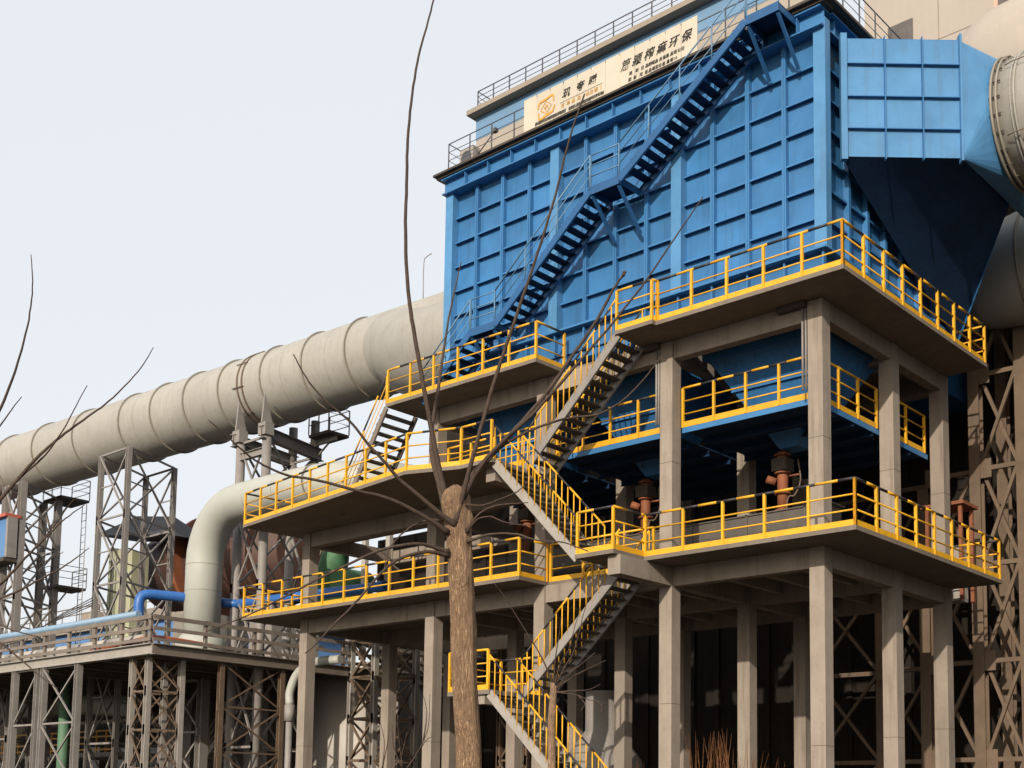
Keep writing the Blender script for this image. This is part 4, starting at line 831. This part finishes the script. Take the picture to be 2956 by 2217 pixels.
# neighbouring tree whose whips reach in from the left
lb0 = pt(-190, 1659, 12); lt = thing('bare_tree', 'bare whip branched tree reaching in from the left edge', 'tree', (lb0.x, lb0.y, 0))
MB().path([V(lb0.x, lb0.y, -.1), pt(-190, 1500, 12), pt(-180, 1300, 12)], [.17, .14, .12], 16).build('trunk', 'bark', lt)
for pts, r0, r1 in (
 ([(-180, 1310), (-80, 1080), (-20, 930), (15, 850), (42, 770), (62, 690), (70, 620), (67, 550)], .022, .004),
 ([(-180, 1310), (-90, 1180), (0, 1080), (60, 1010), (105, 965), (150, 928), (200, 893), (245, 858), (300, 800), (332, 750)], .024, .004),
 ([(40, 1033), (80, 1000), (112, 966), (150, 905), (188, 832)], .012, .004), ([(-90, 1020), (-30, 960), (10, 905), (47, 857)], .014, .004),
 ([(-170, 1330), (-80, 1310), (0, 1262), (55, 1205), (100, 1160), (142, 1120), (183, 1090)], .022, .004), ([(90, 1170), (125, 1125), (158, 1080)], .008, .004),
 ([(-150, 1360), (-60, 1320), (20, 1285), (75, 1258), (130, 1228), (165, 1205), (193, 1183)], .016, .004), ([(60, 1230), (100, 1212), (137, 1192)], .006, .003),
 ([(-170, 1330), (-60, 1330), (0, 1349), (30, 1362), (81, 1375)], .014, .005), ([(-170, 1335), (-60, 1350), (2, 1390), (36, 1417), (71, 1448), (124, 1488)], .016, .005)):
    tube_branch(pts, 12, 11.5, r0, r1, lt)
# small pollard beside the stairs
SD = 23
b0 = pt(1192, 1659, SD); stt = thing('young_pollard', 'slim young pollard with thin upright twigs beside the lowest stairs', 'tree', (b0.x, b0.y, 0))
MB().path([V(b0.x, b0.y, -.1), pt(1192, 1659, SD), pt(1191, 1560, SD), pt(1195, 1500, SD), pt(1196, 1475, SD)], [.10, .075, .07, .065, .06], 14).build('trunk', 'bark', stt)
for pts in ([(1196, 1480), (1200, 1420), (1208, 1370), (1213, 1330)], [(1197, 1480), (1212, 1430), (1230, 1400), (1240, 1360), (1254, 1310)], [(1197, 1490), (1220, 1440), (1236, 1415), (1250, 1370), (1262, 1320), (1272, 1290)],
            [(1197, 1490), (1230, 1455), (1255, 1435), (1285, 1410)], [(1197, 1490), (1240, 1460), (1280, 1440), (1309, 1426)], [(1197, 1495), (1240, 1492), (1270, 1490), (1297, 1478)], [(1197, 1495), (1240, 1500), (1275, 1512), (1310, 1518)],
            [(1250, 1503), (1263, 1520), (1255, 1535)], [(1196, 1480), (1170, 1420), (1140, 1370), (1090, 1290), (1068, 1260)], [(1285, 1513), (1300, 1525), (1297, 1545)], [(1197, 1485), (1205, 1465), (1222, 1450), (1250, 1440)]):
    tube_branch(pts, SD, SD-.5, .016, .005, stt, n=6)
# saplings in front of the left columns
for lab, specs, dd in (('leafless sapling at the foot of the leftmost concrete column', [[(870, 1659), (862, 1600), (858, 1540)], [(868, 1659), (850, 1610), (846, 1560)], [(866, 1640), (880, 1580)]], 33),
                       ('leafless sapling before the fourth concrete column', [[(880, 1659), (905, 1620), (925, 1570), (928, 1500)], [(900, 1630), (920, 1600), (936, 1590)], [(915, 1600), (922, 1540), (914, 1500)]], 31),
                       ('leafless sapling leaning before the second row column', [[(826, 1659), (838, 1600), (842, 1555)], [(828, 1650), (830, 1600), (822, 1560)]], 36)):
    q = pt(*specs[0][0], dd); t = thing('sapling', lab, 'sapling', (q.x, q.y, 0), 'leafless saplings')
    MB().path([V(q.x, q.y, -.05), q], [.03, .025], 6).build('stem', 'twig', t)
    for s_ in specs: tube_branch(s_, dd, dd-.2, .02, .006, t, n=5)
# dry reeds
for lab, x0, x1, ht, dd, cnt in (('tall clump of dry russet reeds between the front columns', 1490, 1590, 1570, 30, 55), ('smaller clump of dry russet reeds beside the corner column', 1590, 1690, 1610, 31, 40), ('low dry weeds behind the second column', 1335, 1400, 1630, 33, 30)):
    q = pt((x0+x1)/2, 1659, dd); m = MB()
    for k in range(cnt):
        x = random.uniform(x0, x1); b = pt(x, 1659, dd+random.uniform(-1, 1)); b = V(b.x, b.y, 0); top = pt(x+random.uniform(-35, 60), ht+abs(random.gauss(0, 60)), dd+random.uniform(-.5, .5))
        mid_ = b.lerp(top, .6)+V(random.uniform(-.15, .15), random.uniform(-.15, .15), .1)
        m.path(smooth_path([b, mid_, top], 4), [.010]*4+[.009, .008, .007, .005, .002], 4, cap=False)
    o = m.build('reed_clump', 'reed'); o['kind'] = 'stuff'; tag(o, lab, 'reeds', 'dry reeds')
